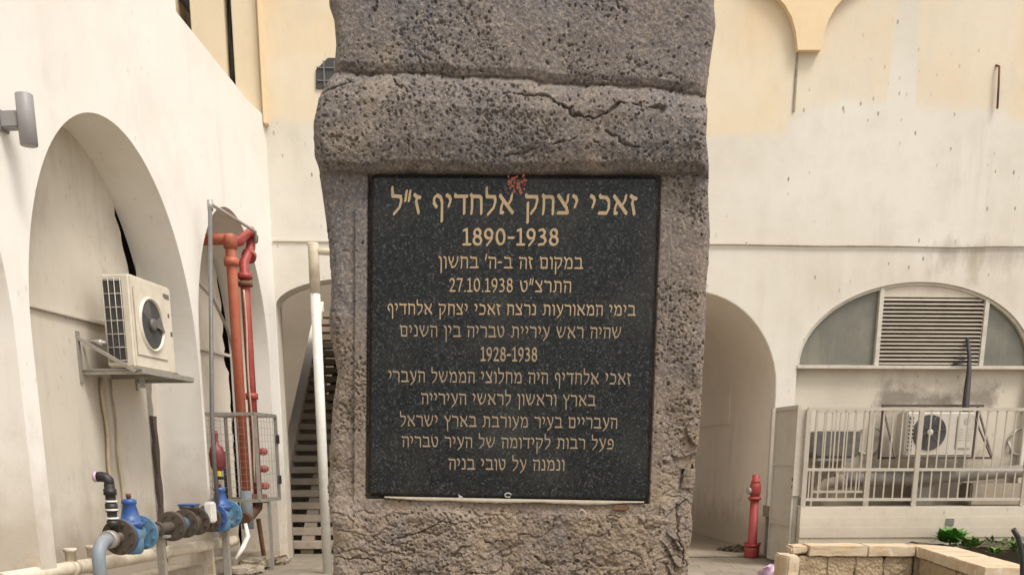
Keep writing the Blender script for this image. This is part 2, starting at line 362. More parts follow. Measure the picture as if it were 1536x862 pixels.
def soil_mat():
    t = NT('soil'); n = t.noise(9, 7, .7); f = t.noise(60, 5, .7)
    c = t.mix(t.ramp(n, [(.38, 0), (.66, 1)]), (.05, .038, .022), (.13, .10, .055))
    c = t.mix(t.ramp(t.noise(4.5, 5), [(.52, 0), (.65, .6)]), c, (.06, .085, .025))
    return t.out(c, .95, t.bump(t.math('ADD', n, t.math('MULTIPLY', f, .5)), .9, .03))
M['soil'] = soil_mat()
def coping_mat():
    t = NT('limestone_coping'); n = t.noise(4, 6, .65); f = t.noise(34, 6, .65)
    c = t.mix(t.ramp(n, [(.38, 0), (.68, 1)]), (.60, .50, .36), (.50, .36, .22))
    c = t.mix(t.ramp(f, [(.55, 0), (.75, .5)]), c, (.32, .22, .13))
    c = t.mix(t.ramp(t.noise(11, 4), [(.6, 0), (.68, .7)]), c, (.68, .61, .5))
    return t.out(c, .85, t.bump(f, .5, .01))
M['coping'] = coping_mat()
def rough_stone_mat():
    t = NT('bush_hammered_stone'); n = t.noise(6, 5, .65); f = t.noise(45, 6, .75); v = t.voro(28)
    c = t.mix(t.ramp(n, [(.35, 0), (.7, 1)]), (.50, .385, .24), (.42, .32, .21))
    c = t.mix(t.ramp(f, [(.5, 0), (.7, .6)]), c, (.27, .19, .11))
    return t.out(c, .9, t.bump(t.math('ADD', f, v), .9, .02))
M['roughstone'] = rough_stone_mat()
def leaf_mat(name, a, b):
    t = NT(name); n = t.noise(25, 3)
    c = t.mix(t.ramp(n, [(.35, 0), (.68, 1)]), a, b)
    return t.out(c, .55)
M['leaf'] = leaf_mat('leaf_green', (.055, .18, .025), (.12, .29, .05))
M['leaf2'] = leaf_mat('leaf_olive', (.06, .13, .025), (.14, .22, .05))
M['litter'] = simple('dry_litter', (.12, .095, .06), .9, dirt=.6, scale=30, dirtcol=(.05, .04, .03))

# ------------------------------------------------------------------ wall with arched openings
def arch_wall(fn, u0, u1, ztop, arches, depth, name, mat, parent, zbot=0.0):
    """front sheet between u0 and u1 with arched openings (uc, a, spring, rise), each with a reveal going back by depth"""
    mb = MB(); arches = sorted(arches)
    def col(ua, ub, ba, bb):
        mb.add([fn(ua, 0, ba), fn(ub, 0, bb), fn(ub, 0, ztop(ub)), fn(ua, 0, ztop(ua))], [(0, 1, 2, 3)])
    def solid(a, b):
        n = max(2, int((b - a) / .4))
        for i in range(n): col(a + (b - a) * i / n, a + (b - a) * (i + 1) / n, zbot, zbot)
    cur = u0
    for (uc, a, sp, ri, dp) in arches:
        solid(cur, uc - a); N = 56
        us = [uc - a * math.cos(math.pi * i / N) for i in range(N + 1)]
        zs = [sp + ri * math.sin(math.pi * i / N) for i in range(N + 1)]
        for i in range(N): col(us[i], us[i + 1], zs[i], zs[i + 1])
        path = [(uc - a, zbot)] + list(zip(us, zs)) + [(uc + a, zbot)]
        vs = [fn(u, 0, z) for u, z in path] + [fn(u, -dp, z) for u, z in path]; m = len(path)
        for i in range(m - 1):
            sm = 1 <= i < m - 2
            mb.add([vs[i], vs[i + 1], vs[m + i + 1], vs[m + i]], [(0, 1, 2, 3)], False)
        cur = uc + a
    solid(cur, u1)
    return mb.build(name, mat, parent, recalc=False)

# ================================================================== SETTING
g = MB(); g.add([(-150, -150, 0), (150, -150, 0), (150, 250, 0), (-150, 250, 0)], [(0, 1, 2, 3)])
struct(g.build('ground', M['paving']))
pf = MB(); pf.hexa(BW, 1.86, 4.24, -6.2, .12, .004, .03)
struct(pf.build('passage_floor', M['step'], bevel=.006))

# ---- left arcade building
A1 = (4.0, 1.53, 2.2, 2.0, .9); A2 = (1.36, 1.05, 2.45, 1.62, .52); A0 = (7.28, 1.53, 2.2, 2.0, .52)
def ztop(u): return 5.41 + (0 if u < .5 else (u - .5) * .115) if u <= 2.4105 else 8.0
arc = thing('arcade_building', 'white plastered arcade wall with three tall arched niches on the left', 'building', LW(3, 0, 0))
arch_wall(LW, 0, 2.41, ztop, [A2], 0, 'wall', M['left'], arc)
arch_wall(LW, 2.41, 13, lambda u: 8.0, [(A1[0], A1[1], A1[2], A1[3], .52), A0], 0, 'wall', M['left'], arc)
mb = MB(); mb.hexa(LW, 0, .5, -.9, -.002, 5.40, 5.412); mb.add([LW(.5, 0, 5.412), LW(2.41, 0, 5.63), LW(2.41, -.9, 5.63), LW(.5, -.9, 5.412)], [(0, 1, 2, 3)])
mb.add([LW(2.41, 0, 5.6), LW(2.41, 0, 8), LW(2.41, -.9, 8), LW(2.41, -.9, 5.6)], [(0, 1, 2, 3)])
mb.build('parapet_top', M['left'], arc, recalc=False)
# niche backs: sheets with a broken edge that leaves a dark gap on the far side
def niche(uc, a, sp, ri, edge, o=-.5):
    mb = MB(); zs = [i * .07 for i in range(62)]; r = random.Random(int(uc * 10))
    for i in range(len(zs) - 1):
        e0, e1 = [edge(z) + (r.uniform(-.02, .02) if 0 else .018 * math.sin(z * 23) + .012 * math.sin(z * 61)) for z in zs[i:i + 2]]
        mb.add([LW(e0, o, zs[i]), LW(uc + a + .3, o, zs[i]), LW(uc + a + .3, o, zs[i + 1]), LW(e1, o, zs[i + 1])], [(0, 1, 2, 3)])
        mb.add([LW(e0, o, zs[i]), LW(e1, o, zs[i + 1]), LW(e1, o - .12, zs[i + 1]), LW(e0, o - .12, zs[i])], [(0, 1, 2, 3)])
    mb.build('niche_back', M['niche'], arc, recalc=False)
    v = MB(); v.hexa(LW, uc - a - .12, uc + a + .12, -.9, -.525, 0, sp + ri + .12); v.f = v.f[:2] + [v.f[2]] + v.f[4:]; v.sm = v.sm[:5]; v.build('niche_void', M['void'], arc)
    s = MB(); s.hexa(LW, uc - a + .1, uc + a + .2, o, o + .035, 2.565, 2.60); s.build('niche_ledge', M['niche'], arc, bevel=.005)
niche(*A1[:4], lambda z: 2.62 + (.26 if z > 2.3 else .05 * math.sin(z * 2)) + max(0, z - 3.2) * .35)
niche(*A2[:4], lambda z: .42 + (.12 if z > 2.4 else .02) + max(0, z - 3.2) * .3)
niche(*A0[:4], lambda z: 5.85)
# plinth kerb inside the niches
mb = MB(); mb.hexa(LW, .2, 5.5, -.5, -.12, 0, .16); mb.build('plinth', M['concrete'], arc, bevel=.015)

# ---- back building
PASS = (3.05, 1.2, 2.2, 1.25, 0); STAIR = (-1.15, 1.19, 3.22, .36, 0); LUN = (6.12, 1.61, 2.53, 1.05, .16)
bk = thing('courtyard_building', 'cream plastered back facade with peach upper storey, passage arch and lunette', 'building', BW(2, 0, 0))
arch_wall(BW, CORNER.x, 14, lambda u: 8.6, [(PASS[0], PASS[1], PASS[2], PASS[3], .02), (STAIR[0], STAIR[1], STAIR[2], STAIR[3], .35), LUN], 0, 'wall', M['back'], bk)
mb = MB()   # passage interior skin just inside the reveal
path = [(PASS[0] - PASS[1] + .004, 0)] + [(PASS[0] - (PASS[1] - .004) * math.cos(math.pi * i / 40), PASS[2] + (PASS[3] - .004) * math.sin(math.pi * i / 40)) for i in range(41)] + [(PASS[0] + PASS[1] - .004, 0)]
for i in range(len(path) - 1):
    (a, z), (b, y) = path[i], path[i + 1]
    mb.add([BW(a, -.02, z), BW(b, -.02, y), BW(b, -5.8, y), BW(a, -5.8, z)], [(0, 1, 2, 3)])
for q in ([(-1, -5.8, 0), (1.8, -5.8, 0), (1.8, -5.8, 6), (-1, -5.8, 6)], [(4.3, -5.8, 0), (9, -5.8, 0), (9, -5.8, 6), (4.3, -5.8, 6)]): mb.add([BW(*p) for p in q], [(0, 1, 2, 3)])
mb.build('passage_lining', M['inner'], bk, recalc=False); MB().add([BW(-4, -13, 0), BW(10, -13, 0), BW(10, -13, 4.2), BW(-4, -13, 4.2)], [(0, 1, 2, 3)]).build('neighbour_wall', M['inner'], bk, recalc=False)  # last sheet: detached unseen wall beyond the passage, covers the bare horizon
mb = MB(); mb.hexa(BW, 4.22, 4.25, -5.8, -.06, 2.56, 2.585); mb.hexa(BW, 4.225, 4.25, -4.38, -2.3, 1.86, 2.33); mb.build('passage_trim', M['inner'], bk, bevel=.004)
# stair hall shell
mb = MB(); X0, X1 = -3.9, .2
for q in ([(X0, -.36, 0), (X0, -9, 0), (X0, -9, 5), (X0, -.36, 5)], [(X1, -.36, 0), (X1, -9, 0), (X1, -9, 5), (X1, -.36, 5)], [(X0, -9, 0), (X1, -9, 0), (X1, -9, 5), (X0, -9, 5)],
          [(X0, -.36, 5), (X1, -.36, 5), (X1, -5.5, 5), (X0, -5.5, 5)], [(X0, -.37, 0), (-2.33, -.37, 0), (-2.33, -.37, 5), (X0, -.37, 5)], [(-2.34, -.37, 3.6), (X1, -.37, 3.6), (X1, -.37, 5), (-2.34, -.37, 5)], [(.04, -.37, 0), (X1, -.37, 0), (X1, -.37, 5), (.04, -.37, 5)]):
    mb.add([BW(*p) for p in q], [(0, 1, 2, 3)])
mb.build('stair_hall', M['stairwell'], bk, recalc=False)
# lunette: sill, panel under it, glass, louver
mb = MB(); mb.add([BW(4.4, -.1, 0), BW(7.9, -.1, 0), BW(7.9, -.1, 2.5), BW(4.4, -.1, 2.5)], [(0, 1, 2, 3)]); mb.build('panel_under_window', M['lower'], bk, recalc=False)
win = MB(); win.hexa(BW, 4.51, 7.73, -.1, .02, 2.49, 2.535)
win = win.build('window', M['frame'], bk, bevel=.004)
def lun_z(x, k=0): return 2.53 + (1.05 - k) * math.sqrt(max(0, 1 - ((x - 6.12) / (1.61 - k)) ** 2))
def lun_poly(xa, xb, k=.0, z0=2.536):
    n = 16; xs = [xa + (xb - xa) * i / n for i in range(n + 1)]
    return [(xa, z0), (xb, z0)] + [(x, max(z0 + .002, lun_z(x, k))) for x in xs[::-1]]
XA, XB = 5.60, 7.04
for xa, xb in ((4.52, XA - .03), (XB + .03, 7.72)):
    MB().prism(BW, lun_poly(xa, xb), -.10, -.085).build('pane', M['glass'], win)
MB().prism(BW, lun_poly(XA - .04, XB + .04), -.118, -.105).build('louver_back', M['acdark'], win)
mb = MB()
for x in (XA, XB): MB().hexa(BW, x - .03, x + .03, -.09, -.02, 2.536, lun_z(x) - .002).build('mullion', M['frame'], win, bevel=.004)
mb = MB()
N = 60
for i in range(N):
    t0, t1 = math.pi * i / N, math.pi * (i + 1) / N
    q = [(6.12 - r * 1.61 * math.cos(t), 2.53 + (1.05 - (1 - r) * 1.4) * math.sin(t)) for r, t in ((.999, t0), (.999, t1), (.975, t1), (.975, t0))]
    mb.prism(BW, [(x, max(z, 2.537)) for x, z in q], -.08, -.03)
mb.build('arch_frame', M['frame'], win)
z = 2.56
while z < 3.40:
    xa = XA + .032; xb = XB - .032
    hw = 1.61 * math.sqrt(max(0, 1 - ((z + .05 - 2.53) / 1.05) ** 2)) - .03
    xa, xb = max(xa, 6.12 - hw), min(xb, 6.12 + hw)
    if xb - xa > .2:
        m = MB(); m.add([BW(xa, -.03, z), BW(xb, -.03, z), BW(xb, -.095, z + .035), BW(xa, -.095, z + .035), BW(xa, -.03, z - .006), BW(xb, -.03, z - .006), BW(xb, -.095, z + .029), BW(xa, -.095, z + .029)],
                        [(0, 1, 2, 3), (7, 6, 5, 4), (0, 4, 5, 1), (1, 5, 6, 2), (2, 6, 7, 3), (3, 7, 4, 0)]); m.build('louver_blade', M['louver'], win)
    z += .05
MB().prism(BW, lun_poly(XA + .03, XB - .03, .0, 3.40), -.09, -.05).build('louver_head', M['louver'], win)
# corbel between the two blind arches of the upper storey
def pxB(pts, o=0): return [onB(x, y, o) for x, y in pts]
L_ = pxB([(1165, -6), (1178, 8), (1188, 26), (1194, 48), (1197, 75)], .1); R_ = pxB([(1232, 75), (1236, 52), (1243, 30), (1253, 12), (1268, -6)], .1)
zt = 8.4
poly = L_ + R_ + [(R_[-1][0] + .5, R_[-1][1] + .35), (R_[-1][0] + 1.6, R_[-1][1] + .75), (R_[-1][0] + 1.6, zt), (L_[0][0] - 1.6, zt), (L_[0][0] - 1.6, L_[0][1] + .75), (L_[0][0] - .5, L_[0][1] + .35)]
MB().prism(BW, poly, .002, .1).build('corbel', M['peach'], bk)
x, z1 = onB(1196, 78, 0); x2, z0 = onB(1197, 168, 0)
MB().hexa(BW, x - .012, x + .012, .001, .02, z0, z1).build('plaster_groove', M['concrete'], bk)
# small upper window left of the stone
wp = pxB([(474, 134), (474, 106), (492, 88), (560, 88), (560, 134)])
fr = MB().prism(BW, wp, .003, .02).build('window', M['acdark'], bk)
cx0, cz0 = wp[0]; mb = MB()
for k in range(5): mb.hexa(BW, cx0 + .1 + k * .13, cx0 + .12 + k * .13, .02, .035, cz0 + .02, cz0 + .3)
for k in range(2): mb.hexa(BW, cx0 + .02, cx0 + .75, .02, .034, cz0 + .08 + k * .14, cz0 + .095 + k * .14)
mb.build('window_bar', M['greypipe'], fr)
# upper storey continued to the left, over the arcade: piers with slots between
ux = lambda px: onB(px, 100, 0)[0]
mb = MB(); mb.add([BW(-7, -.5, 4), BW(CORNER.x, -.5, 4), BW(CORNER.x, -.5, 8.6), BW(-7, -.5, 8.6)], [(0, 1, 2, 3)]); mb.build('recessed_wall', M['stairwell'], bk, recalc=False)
for a, b, o in ((352, 390, .02), (291, 341, .02), (200, 269, .02)):
    MB().hexa(BW, ux(a), ux(b), -.5, o, 4.2, 8.6).build('pier', M['pier'], bk, bevel=.01)

MB().hexa(BW, ux(392), ux(399), -.5, .1, 5.3, 8.6).build('pier', M['peach'], bk, bevel=.01)
# joint lines: thin conduit across the facade
zc = 4.0
c1 = MB()
pts = [BW(-.48 + i * .5, .02, zc + .004 * math.sin(i * 1.7) + (.012 if i > 14 else 0)) for i in range(26)]
c1.tube(pts, .011, 6); tag(c1.build('wall_cable', M['concrete']), 'thin dark cable running level across the cream facade above the lunette', 'cable')
c2 = MB(); c2.hexa(BW, CORNER.x + .02, -.5, .001, .02, 3.985, 4.0); c2.build('joint_strip', M['lower'], bk)
# hooked rod high on the wall at the right
h = MB(); P = [onB(1496, 163, .05), (onB(1498, 130, .05)), onB(1499, 100, .05), onB(1497, 96, .05)]
h.tube([BW(a, .05, b) for a, b in P[:3]] + [BW(P[3][0], .0, P[3][1])], .014, 7)
tag(h.build('wall_hook', M['rust']), 'short rusty hooked rod fixed high on the peach plaster at far right', 'rod')

# ---- staircase inside the dark arch
st = thing('staircase', 'concrete staircase with open risers climbing inside the dark arch', 'stairs', (-1.5, 14.7, 0))
XL, XR = -2.66, -.3; Y0 = 14.55; RISE, RUN = .172, .283
for k in range(24):
    y = Y0 + k * RUN; z = RISE * (k + 1)
    MB().hexa(lambda a, b, c: Vector((a, b, c)), XL, XR, y, y + .33, z - .10, z).build('tread', M['step'], st, bevel=.008)
mb = MB()
for x in (XL + .45, XR - .45): mb.prism(lambda a, b, c: Vector((b, a, c)), [(Y0 + .05, 0), (Y0 + .6, 0), (Y0 + 24 * RUN, 24 * RISE - .35), (Y0 + 24 * RUN, 24 * RISE - .07), (Y0 + .05, RISE - .07)], x - .09, x + .09)
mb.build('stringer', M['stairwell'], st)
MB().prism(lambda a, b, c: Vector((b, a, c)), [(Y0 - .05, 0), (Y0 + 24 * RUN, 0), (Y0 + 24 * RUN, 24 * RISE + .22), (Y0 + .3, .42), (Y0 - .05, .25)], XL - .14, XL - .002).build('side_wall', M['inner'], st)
mb = MB(); a = Vector((XR - .15, Y0, 1.0)); b = Vector((XR - .15, Y0 + 24 * RUN, 1.0 + 24 * RISE)); mb.tube([a, b], .02, 8)
mb.build('handrail', M['galv'], st)

# ================================================================== OBJECTS ON THE LEFT
# wall lamp
u0, z1 = onL(37, 142, .2); _, z0 = onL(40, 217, .2)
u0 = (onL(26, 180, .2)[0] + onL(53, 180, .2)[0]) / 2
t = thing('wall_lamp', 'grey cylindrical up and down wall lamp high on the white arcade', 'wall lamp', LW(u0, .02, (z0 + z1) / 2))
mb = MB(); mb.lathe(LW(u0, .2, z0), (0, 0, 1), [(0, .056), (.004, .062), (z1 - z0 - .004, .062), (z1 - z0, .056)], 28); mb.build('shade', M['lamp'], t)
mb = MB(); mb.hexa(LW, u0 - .05, u0 + .05, .022, .15, (z0 + z1) / 2 - .055, (z0 + z1) / 2 + .055); mb.build('bracket', M['lamp'], t, bevel=.008)
mb = MB(); mb.hexa(LW, u0 - .065, u0 + .065, 0.001, .022, (z0 + z1) / 2 - .07, (z0 + z1) / 2 + .07); mb.build('wall_plate', M['lamp'], t, bevel=.004)

# condenser in the first niche
U0, U1, O0, O1, Z0, Z1 = 3.05, 3.9, -.27, .01, 2.145, 2.965
ac = thing('air_conditioner', 'big cream outdoor air conditioner with bare fan opening on a wall shelf', 'air conditioner', LW(3.48, -.13, Z0))
mb = MB(); mb.hexa(LW, U0, U1, O0, O1, Z0, Z1); mb.build('casing', M['ac'], ac, bevel=.018, seg=3)
mb = MB(); mb.hexa(LW, U1 + .001, U1 + .006, O0 + .03, O1 - .075, Z0 + .05, Z1 - .05); coil = mb.build('coil', M['acdark'], ac)
mb = MB()
for k in range(7): zz = Z0 + .06 + k * (Z1 - Z0 - .12) / 6; mb.tube([LW(U1 + .016, O0 + .02, zz), LW(U1 + .016, O1 - .065, zz)], .004, 6)
for k in range(4): oo = O0 + .03 + k * (O1 - O0 - .105) / 3; mb.tube([LW(U1 + .022, oo, Z0 + .045), LW(U1 + .022, oo, Z1 - .045)], .004, 6)
mb.build('coil_guard', M['grille'], ac)
cu, cz, R = 3.54, 2.56, .23
mb = MB(); mb.hexa(LW, cu - .31, cu + .31, O1 + .001, O1 + .012, cz - .30, cz + .30); mb.build('fan_plate', M['ac'], ac, bevel=.006)
mb = MB(); mb.lathe(LW(cu, O1 + .0125, cz), LN, [(0, R), (.002, R)], 40); mb.build('fan_opening', M['acdark'], ac)
mb = MB(); n = 40
for k in range(n):
    a0, a1 = 2 * math.pi * k / n, 2 * math.pi * (k + 1) / n
    P = lambda r, a, o: LW(cu + r * math.cos(a), O1 + o, cz + r * math.sin(a))
    mb.add([P(R - .01, a0, .013), P(R - .01, a1, .013), P(R, a1, .035), P(R, a0, .035), P(R + .008, a1, .035), P(R + .008, a0, .035), P(R + .02, a1, .013), P(R + .02, a0, .013)], [(0, 1, 2, 3), (3, 2, 4, 5), (5, 4, 6, 7)], True)
mb.build('fan_ring', M['ac'], ac)
fan = MB(); fan.lathe(LW(cu, O1 + .015, cz), LN, [(0, .06), (.03, .055), (.035, .03)], 20)
for k in range(2):
    a = 2 * math.pi * k / 3 + .9; P = lambda r, b, o: LW(cu + r * math.cos(b), O1 + o, cz + r * math.sin(b))
    fan.add([P(.05, a - .25, .016), P(.22, a - .35, .017), P(.23, a + .35, .040), P(.05, a + .3, .034)], [(0, 1, 2, 3)])
fan.build('fan', M['fan'], ac)
mb = MB()
for k in range(5): mb.hexa(LW, U0 + .05 + k * .026, U0 + .068 + k * .026, O1 + .001, O1 + .003, Z1 - .12, Z1 - .075)
mb.build('badge', M['fan'], ac)
MB().hexa(LW, U0 + .07, U0 + .1, O1 + .001, O1 + .003, Z1 - .29, Z1 - .25).build('sticker', M['fan'], ac); MB().hexa(LW, U0 + .03, U0 + .07, O1 + .001, O1 + .004, Z1 - .46, Z1 - .42).build('sticker', M['fan'], ac)
mb = MB(); mb.tube([LW(U1 + .0, O0 + .02, 2.36), LW(U1 + .03, O0 - .08, 2.37), LW(U1, -.47, 2.37)], .02, 8); mb.lathe(LW(U1 + .01, O0 - .02, 2.36), -LN, [(0, .035), (.07, .035)], 10); mb.build('pipe_stub', M['galv'], ac)
br = thing('wall_bracket', 'steel shelf bracket with diagonal brace under the cream air conditioner', 'bracket', LW(3.4, -.5, 2.1))
mb = MB(); mb.hexa(LW, 2.86, 3.98, -.498, .1, 2.115, 2.128); mb.hexa(LW, 2.86, 3.98, .1, .108, 2.085, 2.13)
for u in (2.88, 3.40, 3.95): mb.hexa(LW, u - .02, u + .02, -.498, .098, 2.078, 2.113)
mb.build('shelf', M['galv'], br)
for u in (3.96, 2.88):
    mb = MB(); mb.bar(LW(u + .03, .05, 2.1), LW(u + .03, -.49, 2.40), .03, .03); mb.build('brace', M['galv'], br)
    mb = MB(); mb.hexa(LW, u - .0, u + .05, -.498, -.485, 2.0, 2.46); mb.build('upright', M['galv'], br)
mb = MB(); mb.hexa(LW, 3.6, 3.64, -.1, -.06, 1.98, 2.077); mb.build('drain_stub', M['galv'], br)
# cables hanging under it
mb = MB()
for k, (u, r) in enumerate(((3.66, .018), (3.46, .012))):
    mb.tube([LW(u + .02 * math.sin(j * 1.3 + k), -.475, 2.08 - j * .14) for j in range(13)], r, 6)
tag(mb.build('cable_run', M['cable']), 'pair of beige cables hanging down the niche below the air conditioner', 'cable')
# dark strip standing in for the unlit gap and dirty edge at the niche corner
mb = MB(); e = []
for j in range(14): zz = .2 + j * .12; e.append((2.68 + .015 * math.sin(j * 2.1), zz))
mb.prism(LW, e + [(2.60 + .012 * math.sin(j * 1.7), .2 + j * .12) for j in range(13, -1, -1)], -.498, -.46)
tag(mb.build('gap_shade_strip', M['darksteel']), 'dark upright strip standing in for the unlit gap and dirty edge in the corner of the large niche', 'strip')

# ---- water main with valves, running along the foot of the arcade
na = Vector(LW(5.22, .3, .655)); fb = Vector(LW(1.9, .1, .715)); ax = (fb - na); LEN = ax.length; ax.normalize()
def along(s, dz=0): return na + ax * s * LEN / 3.06 + Vector((0, 0, dz))
wm = thing('water_main', 'horizontal water main with blue gate valves and bolted flanges along the arcade', 'water pipe', LW(3.4, .2, 0))
mb = MB(); e0 = along(-.12); P = [Vector((e0.x, e0.y, 0)) - ax * .08, Vector((e0.x, e0.y, e0.z - .16)) - ax * .08]
for k in range(1, 8):
    a = math.pi / 2 * k / 7; P.append(e0 - ax * .08 + ax * (.16 * (1 - math.cos(a))) + Vector((0, 0, -.16 + .16 * math.sin(a))))
P.append(along(.05)); mb.tube(P, .054, 18); mb.build('elbow_pipe', M['greyblue'], wm)
mb = MB(); mb.lathe(along(-.03), ax, [(0, .075), (.09, .075)], 18); mb.build('clamp', M['galv'], wm)
mb = MB(); mb.tube([along(.05), along(3.06)], .048, 18); mb.build('pipe', M['iron'], wm)
def flange(s, mat, r=.14, w_=.026):
    r *= 1.02
    mb = MB(); mb.lathe(along(s), ax, [(0, r - .004), (.003, r), (w_ - .003, r), (w_, r - .004)], 26)
    x = ax.orthogonal().normalized(); y = ax.cross(x)
    for k in range(8):
        a = 2 * math.pi * (k + .5) / 8; c = along(s) + (x * math.cos(a) + y * math.sin(a)) * r * .78
        mb.lathe(c - ax * .018, ax, [(0, .014), (w_ + .036, .014)], 6, False)
    return mb.build('flange', mat, wm)
def gate_valve(s, L, stem=True):
    v = MB(); v.lathe(along(s), ax, [(0, .07), (.03, .075), (L * .3, .10), (L * .7, .10), (L - .03, .075), (L, .07)], 24)
    c = along(s + L / 2); v.lathe(c - Vector((0, 0, .17)), (0, 0, 1), [(0, .06), (.02, .085), (.1, .1), (.22, .09)], 20)
    b = v.build('gate_valve', M['paleblue'], wm)
    bo = MB(); bo.lathe(c + Vector((0, 0, .06)), (0, 0, 1), [(0, .10), (.03, .12), (.05, .12), (.055, .09), (.12, .075), (.2, .055), (.21, .065), (.24, .065), (.25, .04)], 20)
    for k in range(6):
        a = k * math.pi / 3; bo.lathe(c + Vector((.105 * math.cos(a), .105 * math.sin(a), .085)), (0, 0, 1), [(0, .012), (.04, .012)], 6, False)
    bo.build('bonnet', M['blue'], b)
    s_ = MB(); s_.lathe(c + Vector((0, 0, .30)), (0, 0, 1), [(0, .018), (.02, .018), (.02, .024), (.055, .024)], 8); s_.build('stem', M['rust'], b)
    return b
flange(.18, M['iron'], .15); flange(.215, M['blue'], .15); gate_valve(.24, .36); flange(.60, M['paleblue'], .15)
mb = MB(); mb.lathe(along(.90), ax, [(0, .07), (.05, .07)], 18); mb.build('coupling', M['iron'], wm)
flange(1.22, M['iron'], .14); flange(1.255, M['iron'], .14)
mb = MB(); mb.lathe(along(1.28), ax, [(0, .07), (.27, .07)], 20); mb.build('spool', M['paleblue'], wm)
flange(1.55, M['iron'], .14)
mb = MB(); mb.lathe(along(1.58), ax, [(0, .07), (.05, .1), (.17, .1), (.22, .07)], 20); c = along(1.69); mb.lathe(c, (0, 0, 1), [(.05, .08), (.13, .08), (.14, .10), (.165, .10)], 18); mb.build('strainer', M['iron'], wm)
mb = MB(); mb.hexa(lambda a, b, c_: c + ax * a + LN * b + Vector((0, 0, c_)), -.09, .09, -.09, .09, .166, .185); mb.build('strainer_lid', M['blue'], wm, bevel=.005)
mb = MB(); mb.hexa(lambda a, b, c_: along(1.93) + ax * a + LN * b + Vector((0, 0, c_)), -.07, .07, .08, .17, -.02, .19); mb.build('meter_box', M['white'], wm, bevel=.015)
flange(1.84, M['iron'], .14); flange(1.95, M['iron'], .13); flange(2.15, M['iron'], .14); flange(2.30, M['blue'], .15)
gate_valve(2.33, .42); flange(2.76, M['paleblue'], .15)
# air vent stack on the near end
av = MB(); b = along(.10, .05); b2 = b + Vector((0, 0, .36))
av.lathe(b, (0, 0, 1), [(0, .038), (.05, .038), (.05, .05), (.10, .05), (.10, .04), (.17, .04), (.17, .051), (.24, .051), (.24, .042), (.31, .042), (.31, .053), (.36, .053), (.36, .043), (.40, .043)], 16)
av.tube([b2 + Vector((0, 0, .02)), b2 + Vector((0, 0, .07)), b2 - LN * .03 + Vector((0, 0, .095)), b2 - LN * .06 + Vector((0, 0, .10)), b2 - LN * .10 + Vector((0, 0, .10))], .042, 12)
av = av.build('air_valve', M['black'], wm)
mb = MB(); mb.lathe(b2 - LN * .095 + Vector((0, 0, .10)), -LN, [(0, .044), (.03, .044), (.032, .034)], 14); mb.build('cap', M['pink'], av)
mb = MB()
for k in (.11, .18, .25): mb.lathe(b + Vector((0, 0, k)), (0, 0, 1), [(0, .053), (.016, .053)], 16)
mb.build('band', M['white'], av)
def post(s, name, label, side=0):
    c = along(s); mb = MB()
    mb.hexa(lambda a, b, z: Vector((c.x, c.y, 0)) + ax * a + LN * b + Vector((0, 0, z)), -.035, .035, -.035, .035, 0, c.z - .085)
    mb.hexa(lambda a, b, z: Vector((c.x, c.y, 0)) + ax * a + LN * b + Vector((0, 0, z)), -.05, .05, -.09, .09, c.z - .084, c.z - .06)
    tag(mb.build(name, M['galv'], bevel=.004), label, 'post', 'pipe support posts')
post(.98, 'support_post', 'grey steel post holding up the water main by the near blue valve')
post(2.62, 'support_post', 'grey steel post holding up the water main by the far blue valve')
# cream drain pipe along the niche floor
mb = MB(); f0 = LW(*[(onL(89, 855, -.05)[0]), -.05, onL(89, 855, -.05)[1]]); u_, z_ = onL(347, 811, -.05); f1 = LW(u_, -.05, z_)
d_ = (f1 - f0).normalized(); mb.tube([f0 - d_ * .8, f0, f1, f1 + d_ * .1], .062, 16)
dp = tag(mb.build('drain_pipe', M['cream_pipe']), 'cream plastic drain pipe running low along the arcade wall', 'pipe')
for k in (.05, .40):
    mb = MB(); c = f0 + d_ * (k + .1); mb.lathe(c, d_, [(0, .072), (.08, .072)], 16); mb.lathe(c + d_ * .04, (0, 0, 1), [(.05, .045), (.14, .045), (.14, .055), (.17, .055)], 12); mb.build('pipe_tee', M['cream_pipe'], dp)

# ---- red fire pipes in the second niche
fa = thing('fire_riser', 'orange red fire riser bending into the niche, left of the pair', 'fire pipe', LW(1.37, .05, 0), 'red fire risers')
uA, _ = onL(357, 550, .05)
mb = MB(); zt = 3.72
mb.tube([LW(uA, .05, .95), LW(uA, .05, zt - .1), LW(uA, .04, zt - .03), LW(uA, .0, zt), LW(uA, -.06, zt), LW(uA, -.49, zt)], .06, 18); mb.build('pipe', M['red'], fa)
mb = MB(); mb.lathe(LW(uA, .05, zt - .28), (0, 0, 1), [(0, .085), (.08, .085)], 18); mb.build('coupling', M['red'], fa); mb = MB(); mb.lathe(LW(uA, .05, zt - .10), (0, 0, 1), [(0, .076), (.12, .08), (.15, .06)], 18); mb.build('coupling', M['red'], fa)
mb = MB(); mb.lathe(LW(uA, .05, .5), (0, 0, 1), [(0, .07), (.45, .07)], 18); mb.build('lower_pipe', M['greyblue'], fa)
fb_ = thing('fire_riser', 'darker red fire riser with offset bend at its top, right of the pair', 'fire pipe', LW(1.1, .1, 0), 'red fire risers')
uB, _ = onL(375, 550, .12)
pA = LW(uA, .05, zt + .02); q = [onL(x, y, .12) for x, y in ((378, 352), (376, 372), (374, 392))]
mb = MB(); mb.tube([LW(uA - .07, .06, zt - .02), LW(uA - .2, .09, zt + .02), LW(q[0][0] + .05, .12, q[0][1] + .03), LW(q[0][0] + .03, .12, q[0][1] - .03), LW(q[1][0], .12, q[1][1]), LW(uB, .12, q[2][1] - .05), LW(uB, .12, .9)], .054, 18); mb.build('pipe', M['red_dark'], fb_)
mb = MB()
